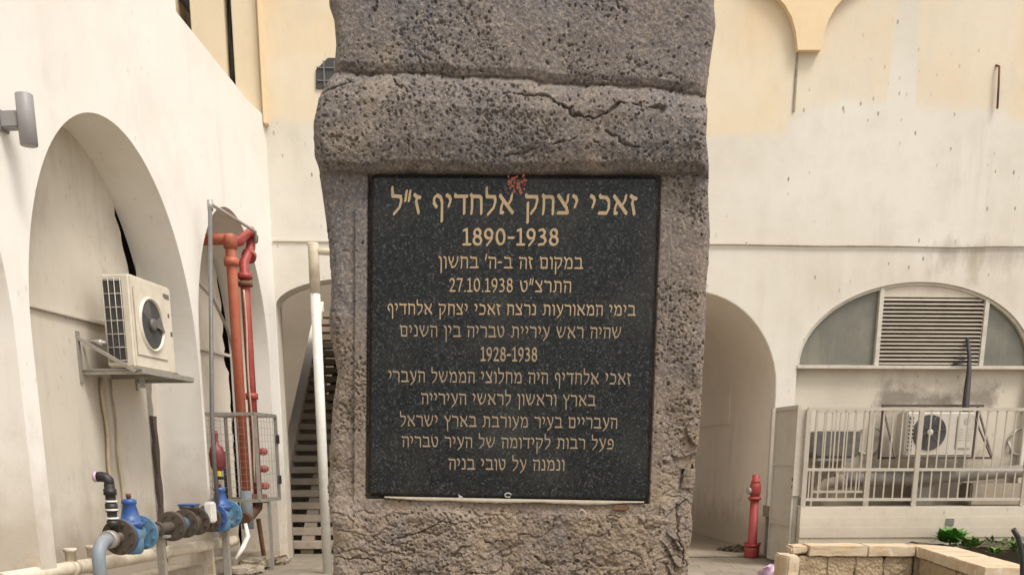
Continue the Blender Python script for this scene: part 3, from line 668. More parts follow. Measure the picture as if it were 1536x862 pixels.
mb.lathe(LW(q[0][0] + .03, .12, q[0][1] - .02), (LW(q[1][0], .12, q[1][1]) - LW(q[0][0], .12, q[0][1])), [(0, .085), (.05, .085)], 16); mb.build('coupling', M['red_dark'], fb_); mb = MB()
mb.lathe(LW(q[1][0] + .05, .12, q[1][1] - .08), (LW(uB, .12, q[2][1] - .1) - LW(q[1][0], .12, q[1][1])), [(0, .085), (.05, .085)], 16); mb.build('coupling', M['red_dark'], fb_); mb = MB()
mb.lathe(LW(uB, .12, q[2][1] - .22), (0, 0, 1), [(0, .09), (.06, .09)], 16); mb.build('coupling', M['red_dark'], fb_)
mb = MB(); mb.lathe(LW(uB, .12, q[2][1] - .30), (0, 0, 1), [(0, .088), (.05, .088)], 16); mb.build('coupling', M['rust'], fb_); mb = MB(); mb.lathe(LW(uB, .12, 2.0), (0, 0, 1), [(0, .075), (.07, .075)], 16); mb.build('coupling', M['red_dark'], fb_); mb = MB()
mb.tube([LW(uB, .12, .9), LW(uB, .1, .75), LW(uB + .1, .05, .66), LW(uB + .3, .05, .62)], .07, 14); mb.lathe(LW(uB, .12, .8), (0, 0, 1), [(0, .12), (.1, .11)], 16); mb.build('base_elbow', M['rust'], fb_)
mb = MB()
for k in range(3): MB().lathe(LW(uB - .02, .12, 1.0 + k * .2), LN, [(0, .035), (.1, .045), (.14, .03)], 12).build('side_outlet', M['red_dark'], fb_)
mb = MB(); mb.tube([LW(uA - .09, .14, 3.2 - j * .18 ) + LD * (.02 * math.sin(j * .9)) for j in range(13)], .012, 6); tag(mb.build('thin_cable', M['cable']), 'pale flexible cable hanging between the two red fire risers', 'cable')
# thin grey standpipe with top arm
u1, z1 = onL(315, 305, .2); u2, z2 = onL(318, 640, .2); u3, z3 = onL(383, 350, .2)
mb = MB(); mb.tube([LW(u2, .2, .75), LW(u2, .2, z2), LW(u1, .2, z1)], .022, 10)
gp = tag(mb.build('standpipe', M['greypipe']), 'thin grey pipe with a horizontal top arm in front of the fire risers', 'pipe')
mb = MB(); mb.tube([LW(u1, .2, z1), LW(u3, .2, z3 + .02), LW(u3, .2, z3 - .1)], .02, 10); mb.build('top_arm', M['galv'], gp)
mb = MB(); mb.lathe(LW(u1, .2, z1 - .07), (0, 0, 1), [(0, .03), (.1, .03)], 10); mb.build('elbow', M['galv'], gp)
mb = MB(); mb.tube([LW(2.15, -.3, 3.28), LW(1.8, -.25, 3.24), LW(1.5, -.2, 3.1), LW(1.25, -.15, 2.8), LW(1.15, -.1, 2.4)], .018, 8); tag(mb.build('curved_hose', M['galv']), 'pale curved hose arching across the second niche behind the red risers', 'hose')
mb = MB(); mb.hexa(LW, 1.40, 1.52, -.498, -.42, 2.62, 2.80); jb = tag(mb.build('junction_box', M['cream_pipe'], bevel=.01), 'small cream junction box on the back of the second niche', 'box')
mb = MB(); mb.tube([LW(1.46, -.46, 2.62), LW(1.46, -.46, 2.45)], .012, 6); mb.build('cable_tail', M['black'], jb)

# ---- wire cage with pressure vessel
CU0, CU1, CO0, CO1, CZ0, CZ1 = 1.05, 1.72, -.33, .30, .84, 1.82
cg = thing('wire_cage', 'galvanised wire mesh cage on legs round the foot of the red risers', 'cage', LW(1.4, 0, 0))
mb = MB(); w_ = .035
for o in (CO0, CO1):
    for z in (CZ0, CZ1): mb.bar(LW(CU0, o, z), LW(CU1, o, z), w_)
    for u in (CU0, CU1): mb.bar(LW(u, o, CZ0), LW(u, o, CZ1), w_)
for u in (CU0, CU1):
    for z in (CZ0, CZ1): mb.bar(LW(u, CO0, z), LW(u, CO1, z), w_)
mb.build('frame', M['galv'], cg)
mb = MB()
n = 9
for k in range(1, n):
    o = CO0 + (CO1 - CO0) * k / n; mb.bar(LW(CU1, o, CZ0), LW(CU1, o, CZ1), .0038)
for k in range(1, 13):
    z = CZ0 + (CZ1 - CZ0) * k / 13; mb.bar(LW(CU1 - .004, CO0, z), LW(CU1 - .004, CO1, z), .0038); mb.bar(LW(CU0, CO1 - .004, z), LW(CU1, CO1 - .004, z), .0038)
for k in range(1, 7):
    u = CU0 + (CU1 - CU0) * k / 7; mb.bar(LW(u, CO1, CZ0), LW(u, CO1, CZ1), .0038)
mb.build('mesh', M['galv'], cg)
mb = MB(); mb.bar(LW(1.42, CO1, 0), LW(1.42, CO1, CZ0 - .02), .035); mb.build('leg', M['galv'], cg)
mb = MB(); mb.bar(LW(1.42, CO0, 0), LW(1.42, CO0, CZ0 - .02), .035); mb.build('leg', M['galv'], cg)
for z in (1.5, 1.02):
    mb = MB(); mb.hexa(LW, CU0 - .03, CU0 + .05, CO1 + .018, CO1 + .03, z, z + .1); mb.build('hinge', M['black'], cg)
u_, z_ = onL(326, 690, -.15)
pv = thing('pressure_vessel', 'small dark red pressure vessel with yellow tag inside the wire cage', 'vessel', LW(u_, -.15, z_ - .25))
mb = MB(); mb.lathe(LW(u_, -.15, z_ - .13), (0, 0, 1), [(0, .02), (.02, .06), (.07, .085), (.2, .09), (.27, .075), (.31, .03), (.36, .022), (.42, .03), (.46, .02)], 18); mb.build('tank', M['vessel'], pv)
mb = MB(); mb.tube([LW(u_ + .05, -.15, .86), LW(u_ + .05, -.15, z_ + .25)], .014, 8); mb.tube([LW(u_ + .05, -.15, z_ - .2), LW(u_ - .2, -.15, z_ - .2)], .018, 8); mb.tube([LW(u_ - .2, -.15, .86), LW(u_ - .2, -.15, z_ + .1)], .02, 8); mb.build('pipework', M['black'], pv)
mb = MB(); mb.hexa(LW, u_ + .03, u_ + .08, -.14, -.10, z_ - .18, z_ - .12); mb.build('tag', M['yellow'], pv, bevel=.005)
mb = MB(); mb.hexa(LW, 1.5, 1.95, -.49, -.44, 1.35, 1.85); tag(mb.build('back_panel', M['smoke'], bevel=.005), 'dark grey flat panel on the niche wall behind the wire cage', 'panel')
mb = MB()
c = LW(1.75, .12, .58); mb.tube([c, c + Vector((.02, 0, -.15)), c + Vector((-.03, -.1, -.28)), c + Vector((-.10, -.2, -.40))], [.02, .03, .03, .018], 8)
tag(mb.build('drain_hose', M['white']), 'short white drain hose hanging under the far blue valve', 'hose')
# broken stone kerbs at the foot of the second arch
r = random.Random(3); 
for k, (u, o, sx, so, hz, lb) in enumerate(((1.9, .15, .5, .3, .10, 'wide broken stone slab lying at the foot of the second arch'), (1.3, .05, .35, .3, .14, 'chunky broken stone block under the wire cage'), (.7, .12, .3, .25, .08, 'low broken stone near the arcade corner'))):
    mb = MB(); mb.hexa(LW, u - sx / 2, u + sx / 2, o - so / 2, o + so / 2, 0, hz)
    ob = roughen(mb.build('stone_block', M['concrete'], bevel=.03), .03, seed=k)
    tag(ob, lb, 'stone', 'broken stones by the arcade')
mb = MB(); mb.tube([LW(1.15, .05, .6), LW(1.1, .08, .1), LW(1.0, .12, .07), LW(.45, .12, .07)], .03, 8); tag(mb.build('ground_pipe', M['rust']), 'rusty pipe dropping behind the cage and running along the ground', 'pipe')

# ---- white downpipe standing in front of the stair arch
dx, dy = -1.585, 12.0
t = thing('downpipe', 'tall white plastic downpipe standing before the dark stair arch', 'pipe', (dx, dy, 0))
mb = MB(); mb.lathe((dx, dy, 0), (0, 0, 1), [(0, .055), (3.12, .055)], 22); mb.build('pipe', M['white_pipe'], t)
mb = MB(); mb.lathe((dx, dy, 3.10), (0, 0, 1), [(0, .059), (.5, .059), (.515, .056)], 22); mb.build('upper_section', M['cream_pipe'], t)
mb = MB(); mb.tube([(dx + .05, dy, 3.53), (dx + .38, dy + .04, 3.53), (dx + .46, dy + .12, 3.53), (dx + .46, D - .002, 3.53)], .035, 14); mb.build('branch', M['cream_pipe'], t)

# ================================================================== OBJECTS ON THE RIGHT
YR = D - 1.5
# retaining wall
rw = thing('retaining_wall', 'low board marked concrete wall carrying the cream railing', 'wall', (6, YR, 0))
mb = MB(); prof = []
nb = 6
for k in range(nb):
    z0 = .74 * k / nb; z1 = .74 * (k + 1) / nb; mb.hexa(lambda a, b, c: Vector((a, b, c)), 4.19 + (.002 * (k % 2)), 12, YR + .006 * ((k * 7) % 3), YR + .25 - .001 * k, z0, z1 - .0006)
mb.build('wall', M['parapet'], rw)
x_, z_ = atY(1425, 782, YR).x, atY(1425, 782, YR).z
mb = MB(); mb.hexa(lambda a, b, c: Vector((a, b, c)), x_ - .05, x_ + .05, YR - .012, YR + .02, z_ - .045, z_ + .045); vt = mb.build('vent', M['galv'], rw, bevel=.004)
mb = MB(); 
for k in range(4): mb.hexa(lambda a, b, c: Vector((a, b, c)), x_ - .04, x_ + .04, YR - .016, YR - .0125, z_ - .035 + k * .02, z_ - .025 + k * .02)
mb.build('vent_slot', M['smoke'], vt)
mb = MB(); mb.hexa(lambda a, b, c: Vector((a, b, c)), 4.19, 12, YR + .25, D + .09, .55, .70); mb.build('terrace', M['concrete'], rw)
# railing
rl = thing('railing', 'cream steel railing with upright balusters on the low concrete wall', 'railing', (6, YR, .74))
V = lambda a, b, c: Vector((a, b, c)); yr = YR + .08; ZT = 1.905; ZM = 1.19; ZB = .83
mb = MB()
for z in (ZT, ZM, ZB): mb.bar(V(4.22, yr, z), V(9.5, yr, z), .035, .035)
mb.build('rail', M['rail'], rl)
for x in (4.235, 5.63, 7.02, 8.4):
    mb = MB(); mb.bar(V(x, yr - .002, .742), V(x, yr - .002, ZT - .018), .055, .055); mb.build('post', M['rail'], rl)
for i in range(24):
    x = 4.34 + i * .118
    if x > 7.35: break
    if min(abs(x - q) for q in (4.235, 5.63, 7.02)) > .04:
        mb = MB(); mb.bar(V(x, yr, ZM + .016), V(x, yr, ZT - .016), .016, .016); mb.build('baluster', M['rail'], rl)
    x2 = x - .045
    if min(abs(x2 - q) for q in (4.235, 5.63, 7.02)) > .04:
        mb = MB(); mb.bar(V(x2, yr, ZB + .016), V(x2, yr, ZM - .016), .016, .016); mb.build('baluster', M['rail'], rl)
mb = MB()
for z in (ZT, ZM, ZB): mb.bar(V(4.25, yr + .03, z), V(4.62, D - .12, z), .03, .03)
for k in range(1, 9): f = k / 9; mb.bar(V(4.25 + .37 * f, yr + .03 + f * (D - .15 - yr), ZB), V(4.25 + .37 * f, yr + .03 + f * (D - .15 - yr), ZT), .018)
mb.build('side_rail', M['rail'], rl)
ir = thing('inner_gate', 'short cream barred gate standing open behind the railing', 'gate', (5.1, D - .6, .7))
xa, xb = atY(1226, 617, D - .6).x, atY(1309, 617, D - .6).x; zt_ = atY(1226, 617, D - .6).z
mb = MB(); mb.bar(V(xa, D - .6, zt_), V(xb, D - .6, zt_), .03); mb.bar(V(xa, D - .6, .9), V(xb, D - .6, .9), .03)
mb.bar(V(xb, D - .602, .701), V(xb, D - .602, zt_ + .02), .07); mb.bar(V(xa, D - .602, .701), V(xa, D - .602, zt_ + .02), .03)
for k in range(1, 7): x = xa + (xb - xa) * k / 7; mb.bar(V(x, D - .6, .9), V(x, D - .6, zt_), .016)
mb.build('bars', M['rail'], ir)
# sheet metal gate
gt = thing('metal_gate', 'grey sheet metal gate leaf ajar beside the passage arch', 'gate', (4.2, 13.1, 0))
g0 = atZ(1152, 841); g1 = atZ(1184, 849); gd = (g1 - g0).normalized(); gn = Vector((gd.y, -gd.x, 0)); gl = (g1 - g0).length
GF = lambda a, b, c: g0 + gd * a + gn * b + Vector((0, 0, c))
mb = MB(); mb.hexa(GF, .02, gl - .02, -.006, .006, .06, 1.93); mb.build('sheet', M['gate'], gt)
mb = MB()
for z in (.065, .52, 1.26, 1.93): mb.hexa(GF, 0.001, gl - .001, -.02, .022, z - .025, z + .025)
for a in (0, gl - .04): mb.hexa(GF, a, a + .04, -.021, .023, .04, 1.955)
mb.build('frame', M['gate'], gt, bevel=.004)
mb = MB(); mb.hexa(GF, gl - .03, gl - .012, .0235, .03, 1.05, 1.09); mb.hexa(GF, gl - .03, gl - .012, .0235, .03, .96, 1.0); mb.build('lock', M['black'], gt)
mb = MB(); mb.tube([GF(0, 0, .3), GF(0, 0, .45)], .02, 8); mb.build('hinge', M['rust'], gt)
fp = thing('fixed_panel', 'narrow pale metal panel fixed between gate leaf and railing', 'panel', (4.12, YR + .1, 0))
mb = MB(); mb.hexa(V, 4.10, 4.205, YR + .10, YR + .115, .87, 1.90); mb.build('sheet', M['rail'], fp, bevel=.003)
mb = MB(); mb.hexa(V, 4.10, 4.13, YR + .12, YR + .15, 0, .869); mb.hexa(V, 4.1355, 4.185, YR + .13, YR + .14, .05, .865); mb.build('lower_sheet', M['gate'], fp, bevel=.003)
mb = MB(); mb.hexa(V, 4.195, 4.26, D - .06, D - .003, 0, 1.98); tag(mb.build('gate_post', M['rail'], bevel=.006), 'pale upright gate post against the facade beside the passage', 'post')

# air conditioner behind the railing
oA = .5
xa, zt_ = onB(1362, 617, oA); xb, zb_ = onB(1457, 684, oA); Z0, Z1 = zb_, zt_
a2 = thing('air_conditioner', 'white outdoor air conditioner with ringed round fan grille behind the cream railing', 'air conditioner', BW((xa + xb) / 2, .3, Z0))
mb = MB(); mb.hexa(BW, xa, xb, .16, oA, Z0, Z1); mb.build('casing', M['ac2'], a2, bevel=.02, seg=3)
cx, cz = onB(1395, 648, oA + .02); R = .215
mb = MB(); mb.lathe(BW(cx, oA + .001, cz), (0, -1, 0), [(0, R + .012), (.008, R + .01), (.010, R)], 40); mb.build('fan_opening', M['acdark'], a2)
mb = MB()
for k in range(9):
    rr = .035 + k * (R - .035) / 8; n = 36
    mb.tube([BW(cx + rr * math.cos(2 * math.pi * j / n), oA + .022 - .008 * (rr / R), cz + rr * math.sin(2 * math.pi * j / n)) for j in range(n + 1)], .0042, 5, cap=False)
for k in range(6): a = k * math.pi / 3 + .2; mb.tube([BW(cx + .03 * math.cos(a), oA + .026, cz + .03 * math.sin(a)), BW(cx + R * math.cos(a), oA + .016, cz + R * math.sin(a))], .004, 5)
gr = mb.build('fan_grille', M['fan'], a2)
mb = MB(); mb.lathe(BW(cx, oA + .02, cz), (0, -1, 0), [(0, .042), (.012, .04), (.016, .02)], 20); mb.build('grille_hub', M['ac2'], gr)
mb = MB(); mb.hexa(BW, xa + .03, xa + .09, oA + .001, oA + .004, Z0 + .05, Z1 - .05); mb.build('side_vent', M['acdark'], a2)
mb = MB()
for k in range(10): zz = Z0 + .06 + k * (Z1 - Z0 - .12) / 9; mb.hexa(BW, xa + .025, xa + .095, oA + .0045, oA + .012, zz - .007, zz + .007)
for k in range(2): mb.hexa(BW, xa + .045 + k * .022, xa + .053 + k * .022, oA + .0045, oA + .011, Z0 + .05, Z1 - .05)
mb.build('vent_slats', M['ac2'], a2)
mb = MB(); mb.hexa(BW, xb - .24, xb - .03, oA + .001, oA + .012, Z0 + .10, Z1 - .05); pn = mb.build('service_panel', M['ac2'], a2, bevel=.006)
mb = MB()
for k in range(5):
    for j in range(2): mb.hexa(BW, xb - .22 + j * .1, xb - .15 + j * .1, oA + .0125, oA + .0145, Z0 + .2 + k * .035, Z0 + .212 + k * .035)
mb.build('vent_slots', M['galv'], pn); mb = MB()
mb.lathe(BW(xb - .11, oA + .0125, Z1 - .12), (0, -1, 0), [(0, .045), (.003, .045)], 20); mb.build('round_cap', M['galv'], pn)
bc = thing('bracket_cage', 'dark steel angle frame holding the white air conditioner on the wall', 'bracket', BW(6.4, .1, 1.3))
mb = MB(); xl, xr = xa - .14, xb + .26
zt2 = Z1 + .10
for o in (.01, oA + .04):
    mb.bar(BW(xl, o, Z0 - .02), BW(xr, o, Z0 - .02), .028)
for x in (xl, xa + .1, xb - .1, xr): mb.bar(BW(x, .01, Z0 - .021), BW(x, oA + .04, Z0 - .021), .026)
mb.bar(BW(xl - .02, .02, zt2), BW(xr + .08, .02, zt2), .03)
for x in (xl, xr): mb.bar(BW(x, .02, Z0 - .02), BW(x, .02, zt2), .026); mb.bar(BW(x, .02, zt2 - .02), BW(x, oA + .04, Z0 - .01), .02)
mb.bar(BW(xr - .01, oA + .03, Z0), BW(xr - .13, .1, zt2 - .05), .018)
mb.build('frame', M['darksteel'], bc)
mb = MB(); mb.hexa(BW, xl + .02, xa - .02, .02, .03, Z0 + .05, Z1 - .0); mb.build('back_plate', M['rail'], bc)
# smoked cover of an old unit and a cable loop
xc0, zc1 = onB(1224, 646, .3); xc1, zc0 = onB(1291, 686, .3)
t = thing('meter_cover', 'dark smoked plastic cover box on the wall behind the railing', 'box', BW((xc0 + xc1) / 2, .1, zc0))
mb = MB(); P = [(xc0 + .01, zc0 + .06), (xc0 + .05, zc0), (xc1 - .05, zc0), (xc1 - .01, zc0 + .05), (xc1, zc1 - .03), (xc1 - .03, zc1), (xc0 + .03, zc1), (xc0, zc1 - .04)]
mb.prism(BW, P, -.099, .26); mb.build('cover', M['smoke'], t, bevel=.02)
mb = MB(); mb.hexa(BW, xc0 + .06, xc1 - .06, -.098, .24, zc0 - .05, zc0 - .003); mb.build('tray', M['galv'], t, bevel=.01)
def loop(px, py, rpx, name, label, frac=1.0, a0=0):
    x, z = onB(px, py, 0); r = rpx / 1500 * D; mb = MB(); n = 30
    mb.tube([BW(x + r * math.cos(a0 + 2 * math.pi * frac * k / n), -.07 + .02 * math.sin(k), z + r * .95 * math.sin(a0 + 2 * math.pi * frac * k / n)) for k in range(n + 1)], .018, 7)
    return tag(mb.build(name, M['rail']), label, 'cable', 'coiled cables')
loop(1306, 660, 21, 'cable_coil', 'pale cable coil on the wall between smoked cover and white air conditioner', .93, 1.9)
loop(1537, 662, 20, 'cable_coil', 'pale cable coil at the right edge of the photo above the lagged pipe', .8, 1.2)
# lagged pipe along the terrace wall
mb = MB(); P = []
for px, py in ((1262, 722), (1300, 719), (1360, 718), (1430, 713), (1500, 708), (1600, 702)):
    x, z = onB(px, py, .25); P.append(BW(x, .25, z))
mb.tube(P, .085, 12); lp = tag(mb.build('lagged_pipe', M['foam']), 'thick grey lagged pipe sagging along the terrace wall behind the railing', 'pipe')
mb = MB(); mb.tube([P[0] + (P[1] - P[0]) * -.25, P[0] + (P[1] - P[0]) * .06], .10, 12); mb.tube([P[0] + Vector((-.06, 0, 0)), P[0] + Vector((-.2, 0, -.02)), P[0] + Vector((-.3, .02, -.12)), P[0] + Vector((-.33, .02, -.38))], .07, 10); mb.build('pipe_end', M['concrete'], lp)
mb = MB(); 
for dxx in (1.15, 2.05): 
    c = P[0] + Vector((dxx, .05, 0)); mb.hexa(lambda a, b, z: Vector((c.x + a, c.y + b, z)), -.14, .14, -.06, .12, .70, c.z - .06)
mb.build('pipe_support', M['foam'], lp)
mb = MB(); mb.hexa(BW, 6.9, 7.9, .0, .35, .70, 1.0); tag(mb.build('concrete_block', M['lower'], bevel=.02), 'long pale concrete block on the terrace under the lagged pipe', 'block')
# dark cable bundle from louver down to the unit
P = [onB(x, y, .05) for x, y in ((1455, 506), (1453, 535), (1449, 560), (1443, 585), (1438, 606), (1434, 640))]
mb = MB(); mb.tube([BW(P[0][0], -.02, P[0][1])] + [BW(a, .07 + .06 * k, b) for k, (a, b) in enumerate(P[1:])], [.022, .026, .034, .042, .046, .04], 9)
cb = tag(mb.build('cable_bundle', M['bundle']), 'dark wrapped cable bundle dropping from the louver to the white air conditioner', 'cable')
mb = MB(); q = P[1]; mb.tube([BW(q[0] - .18, .0, q[1] - .01), BW(q[0] - .06, .05, q[1] - .03), BW(q[0], .07, q[1])], .012, 6); mb.tube([BW(q[0] + .02, .05, q[1] - .06), BW(q[0] - .2, .03, q[1] - .09)], .012, 6); mb.build('loose_wire', M['bundle'], cb)

# fire hydrant post
hp = atZ(1127, 836); 
hy = thing('fire_hydrant', 'slim red fire hydrant post standing before the passage arch', 'fire hydrant', hp)
htop = 1.12
mb = MB(); mb.lathe(hp, (0, 0, 1), [(0, .09), (.03, .095), (.10, .10), (.14, .10), (.16, .075), (.2, .063), (.78, .057)], 22); mb.build('barrel', M['hydrant'], hy)
mb = MB(); mb.lathe(hp + Vector((0, 0, .155)), (0, 0, 1), [(0, .108), (.03, .108)], 22); mb.build('flange', M['hydrant'], hy); mb = MB(); mb.lathe(hp + Vector((0, 0, .775)), (0, 0, 1), [(0, .075), (.015, .088), (.035, .088), (.05, .07)], 22); mb.build('collar', M['hydrant'], hy); mb = MB()
for k in range(6): a = k * math.pi / 3; mb.lathe(hp + Vector((.105 * math.cos(a), .105 * math.sin(a), .18)), (0, 0, 1), [(0, .014), (.03, .014)], 6, False)
mb.build('flange_bolts', M['hydrant'], hy)
mb = MB(); mb.lathe(hp + Vector((0, 0, .825)), (0, 0, 1), [(0, .06), (.05, .076), (.12, .078), (.17, .066), (.185, .055), (.19, .062), (.205, .062), (.206, .05), (.285, .048), (.29, .035)], 22); mb.build('head', M['hydrant'], hy)
mb = MB(); mb.lathe(hp + Vector((-.055, -.015, .90)), (-1, -.35, 0), [(0, .038), (.03, .038), (.03, .046), (.055, .046), (.06, .03)], 16); mb.build('outlet', M['galv'], hy)
# heap of rags and leaves
c = atZ(1106, 828); r = random.Random(5)
mb = MB()
for k in range(170):
    a = r.uniform(0, 6.28); d = r.random() ** .6; p = c + Vector((math.cos(a) * d * .26, math.sin(a) * d * .32, .035 + .07 * (1 - d) * r.random()))
    s1 = r.uniform(.03, .075); v1 = Vector((r.uniform(-1, 1), r.uniform(-1, 1), r.uniform(-.35, .35))).normalized() * s1; v2 = v1.orthogonal().normalized() * s1 * .5
    mb.add([p - v1, p + v2, p + v1, p - v2 + Vector((0, 0, .01))], [(0, 1, 2, 3)])
mb.lathe(c + Vector((0, 0, .031)), (0, 0, 1), [(0, .25), (.02, .2), (.045, .08), (.05, .01)], 12)
tag(mb.build('litter_heap', M['litter'], recalc=False), 'dark heap of dry leaves and rubbish on the passage floor', 'litter')
# pink bag
c = atZ(1161, 858, .05); n = 18; mb = MB(); rings = [(0, .13), (.05, .16), (.11, .15), (.14, .12), (.155, .06), (.15, .01)]
vs = []; r = random.Random(8)
for (hh, rr) in rings:
    for k in range(n): a = 2 * math.pi * k / n; q_ = rr * (1 + r.uniform(-.3, .2)); vs.append(Vector((c.x + q_ * 1.05 * math.cos(a), c.y + q_ * .8 * math.sin(a), hh * .8 + (r.uniform(-.03, .03) if hh > 0 else 0))))
mb.add(vs, [(i * n + k, i * n + (k + 1) % n, (i + 1) * n + (k + 1) % n, (i + 1) * n + k) for i in range(len(rings) - 1) for k in range(n)], True)
tag(mb.build('plastic_bag', M['pink']), 'crumpled pink plastic bag on the paving beside the planter', 'bag')

# planter
ZC = .36
A = atZ(1217, 818, ZC); B = atZ(1376, 819, ZC); C_ = atZ(1479, 851, ZC); E_ = atZ(1530, 845, ZC); G_ = atZ(1405, 810, ZC)
pl = thing('planter', 'low stone planter with limestone coping, bent towards the viewer', 'planter', (5, 11.2, 0))
f0 = Vector((A.x - .02, A.y, 0)); f1 = Vector((B.x, B.y, 0)); fd = (f1 - f0).normalized(); fn_ = Vector((-fd.y, fd.x, 0))
s0 = f1.copy(); s1 = Vector((C_.x, C_.y, 0)); sdv = (s1 - s0).normalized(); sn = Vector((-sdv.y, sdv.x, 0))
if sn.x < 0: sn = -sn
FR = lambda a, b, c: f0 + fd * a + fn_ * b + Vector((0, 0, c)); SD = lambda a, b, c: s0 + sdv * a + sn * b + Vector((0, 0, c))
fl = (f1 - f0).length; sl = (s1 - s0).length + .5
def cope(fn, a0, a1, b0, b1):
    mb = MB(); mb.hexa(fn, a0, a1, b0, b1, ZC - .115, ZC); return roughen(mb.build('coping', M['coping'], pl, bevel=.008), .008, seed=len(mb.v) + int(a0 * 10))
cope(FR, .0, fl * .55 - .004, 0, .42); cope(FR, fl * .55 + .004, fl - .015, 0, .42)
L3 = (s1 - s0).length
cope(SD, .012, L3 * .5 - .004, .0, .42); cope(SD, L3 * .5 + .004, L3 * .985, .0, .42)
mb = MB(); mb.hexa(FR, -.19, -.006, .02, .40, ZC - .09, ZC - .01); roughen(mb.build('coping', M['coping'], pl, bevel=.02), .014)
for k in range(4):
    mb = MB(); a0 = -.1 + (fl + .08) * k / 4; a1 = -.1 + (fl + .08) * (k + 1) / 4 - .006; mb.hexa(FR, a0, a1, .03 + .004 * (k % 2), .40, 0, ZC - .118); roughen(mb.build('wall_stone', M['roughstone'], pl, bevel=.012), .014, seed=k)
for k in range(5):
    mb = MB(); a0 = .02 + (L3 - .06) * k / 5; a1 = .02 + (L3 - .06) * (k + 1) / 5 - .006; mb.hexa(SD, a0, a1, .03 + .004 * (k % 2), .39, 0, ZC - .118); roughen(mb.build('wall_stone', M['roughstone'], pl, bevel=.012), .014, seed=k)
mb = MB(); tri = [f1 + fn_ * .01, f1 + fn_ * .415, f1 + (fn_ + sn) * .28, f1 + sn * .415]
mb.add([p + Vector((0, 0, ZC - .112)) for p in tri] + [p + Vector((0, 0, ZC - .004)) for p in tri], [(0, 1, 2, 3), (7, 6, 5, 4), (0, 4, 5, 1), (1, 5, 6, 2), (2, 6, 7, 3), (3, 7, 4, 0)]); mb.build('coping', M['coping'], pl)
mb = MB(); tri = [f1 + fn_ * .05 , f1 + fn_ * .38, f1 + (fn_ + sn) * .25, f1 + sn * .38]
mb.add([p for p in tri] + [p + Vector((0, 0, ZC - .118)) for p in tri], [(0, 1, 2, 3), (7, 6, 5, 4), (0, 4, 5, 1), (1, 5, 6, 2), (2, 6, 7, 3), (3, 7, 4, 0)]); mb.build('wall_stone', M['roughstone'], pl)
e = atZ(1186, 833, .33); mb = MB(); mb.hexa(lambda a, b, c: Vector((e.x + a, e.y + b, c)), -.05, .09, -.05, .4, 0, .33); roughen(mb.build('end_stone', M['coping'], pl, bevel=.015), .012)
e = atZ(1255, 862, .03)
# soil
n = 50; mb = MB(); vs = []; r = random.Random(2)
x0, x1, y0, y1 = 4.3, 9.5, 8.3, YR
for j in range(n + 1):
    for i in range(n + 1):
        x = x0 + (x1 - x0) * i / n; y = y0 + (y1 - y0) * j / n
        vs.append((x, y, .30 + .035 * math.sin(x * 5.1 + y * 3) * math.sin(y * 6.3) + r.uniform(-.015, .02)))
fs = []
for j in range(n):
    for i in range(n):
        p = Vector(vs[j * (n + 1) + i]); p.z = 0
        ins = (p - f0).dot(fn_) > .2 and (p - s0).dot(sn) > .15
        if ins: fs.append((j * (n + 1) + i, j * (n + 1) + i + 1, (j + 1) * (n + 1) + i + 1, (j + 1) * (n + 1) + i))
mb.add(vs, fs, True); so = struct(mb.build('soil', M['soil'], recalc=False))
# weeds
def weed(px, py, size, nleaf, name, label, mat, seed):
    r = random.Random(seed); c = atZ(px, py, .33); mb = MB()
    t = thing(name, label, 'plant', c, 'weeds in the planter')
    for k in range(nleaf):
        a = r.uniform(0, 6.28); el = r.uniform(.35, 1.35); L = size * r.uniform(.5, 1.0); wd = L * r.uniform(.16, .34)
        d = Vector((math.cos(a) * math.cos(el), math.sin(a) * math.cos(el), math.sin(el))); sd_ = Vector((-math.sin(a), math.cos(a), 0)) * wd
        b = c + Vector((r.uniform(-.35, .35) * size, r.uniform(-.35, .35) * size, 0)); m1 = b + d * L * .55; tip = b + d * L + Vector((math.cos(a), math.sin(a), -.6)) * L * .25
        q1 = b + d * L * .25
        mb.add([b, q1 + sd_ * .6, m1 + sd_, tip, m1 - sd_, q1 - sd_ * .6, m1 + Vector((0, 0, -.1 * wd)), q1], [(0, 7, 1), (0, 5, 7), (7, 6, 2, 1), (7, 5, 4, 6), (6, 3, 2), (6, 4, 3)], False)
    mb.build('leaves', mat, t, recalc=False)
    mb = MB()
    for k in range(5): a = k * 1.26; mb.tube([c - Vector((0, 0, .03)), c + Vector((math.cos(a) * size * .15, math.sin(a) * size * .15, size * .3)), c + Vector((math.cos(a) * size * .35, math.sin(a) * size * .35, size * .5))], .004, 5)
    mb.build('stem', mat, t)
weed(1425, 813, .25, 120, 'weed', 'bright green leafy weed clump behind the planter coping', M['leaf'], 1)
weed(1455, 820, .16, 80, 'weed', 'smaller green tuft just right of the bright weed clump', M['leaf2'], 2)
weed(1527, 826, .16, 80, 'weed', 'olive green weed beside the black hose at right edge', M['leaf2'], 3)
weed(1492, 830, .11, 70, 'weed', 'low scrubby weed on the soil behind the angled coping', M['leaf2'], 4)
mb = MB()
for k in range(900):
    c = Vector((r.uniform(5.3, 8), r.uniform(9, YR - .05), .33))
    if (c - f0).dot(fn_) < .45 or (Vector((c.x, c.y, 0)) - s0).dot(sn) < .5: continue
    s1_ = r.uniform(.02, .065); a = r.uniform(0, 6.28); v1 = Vector((math.cos(a), math.sin(a), r.uniform(.2, 1.4))) * s1_; v2 = Vector((-math.sin(a), math.cos(a), 0)) * s1_ * .4
    mb.add([c, c + v1 * .6 + v2, c + v1 * 1.3, c + v1 * .6 - v2], [(0, 1, 2, 3)])
gc = mb.build('ground_cover', M['leaf2'], recalc=False); gc['kind'] = 'stuff'; gc['label'] = 'sparse low green ground cover on the planter soil'
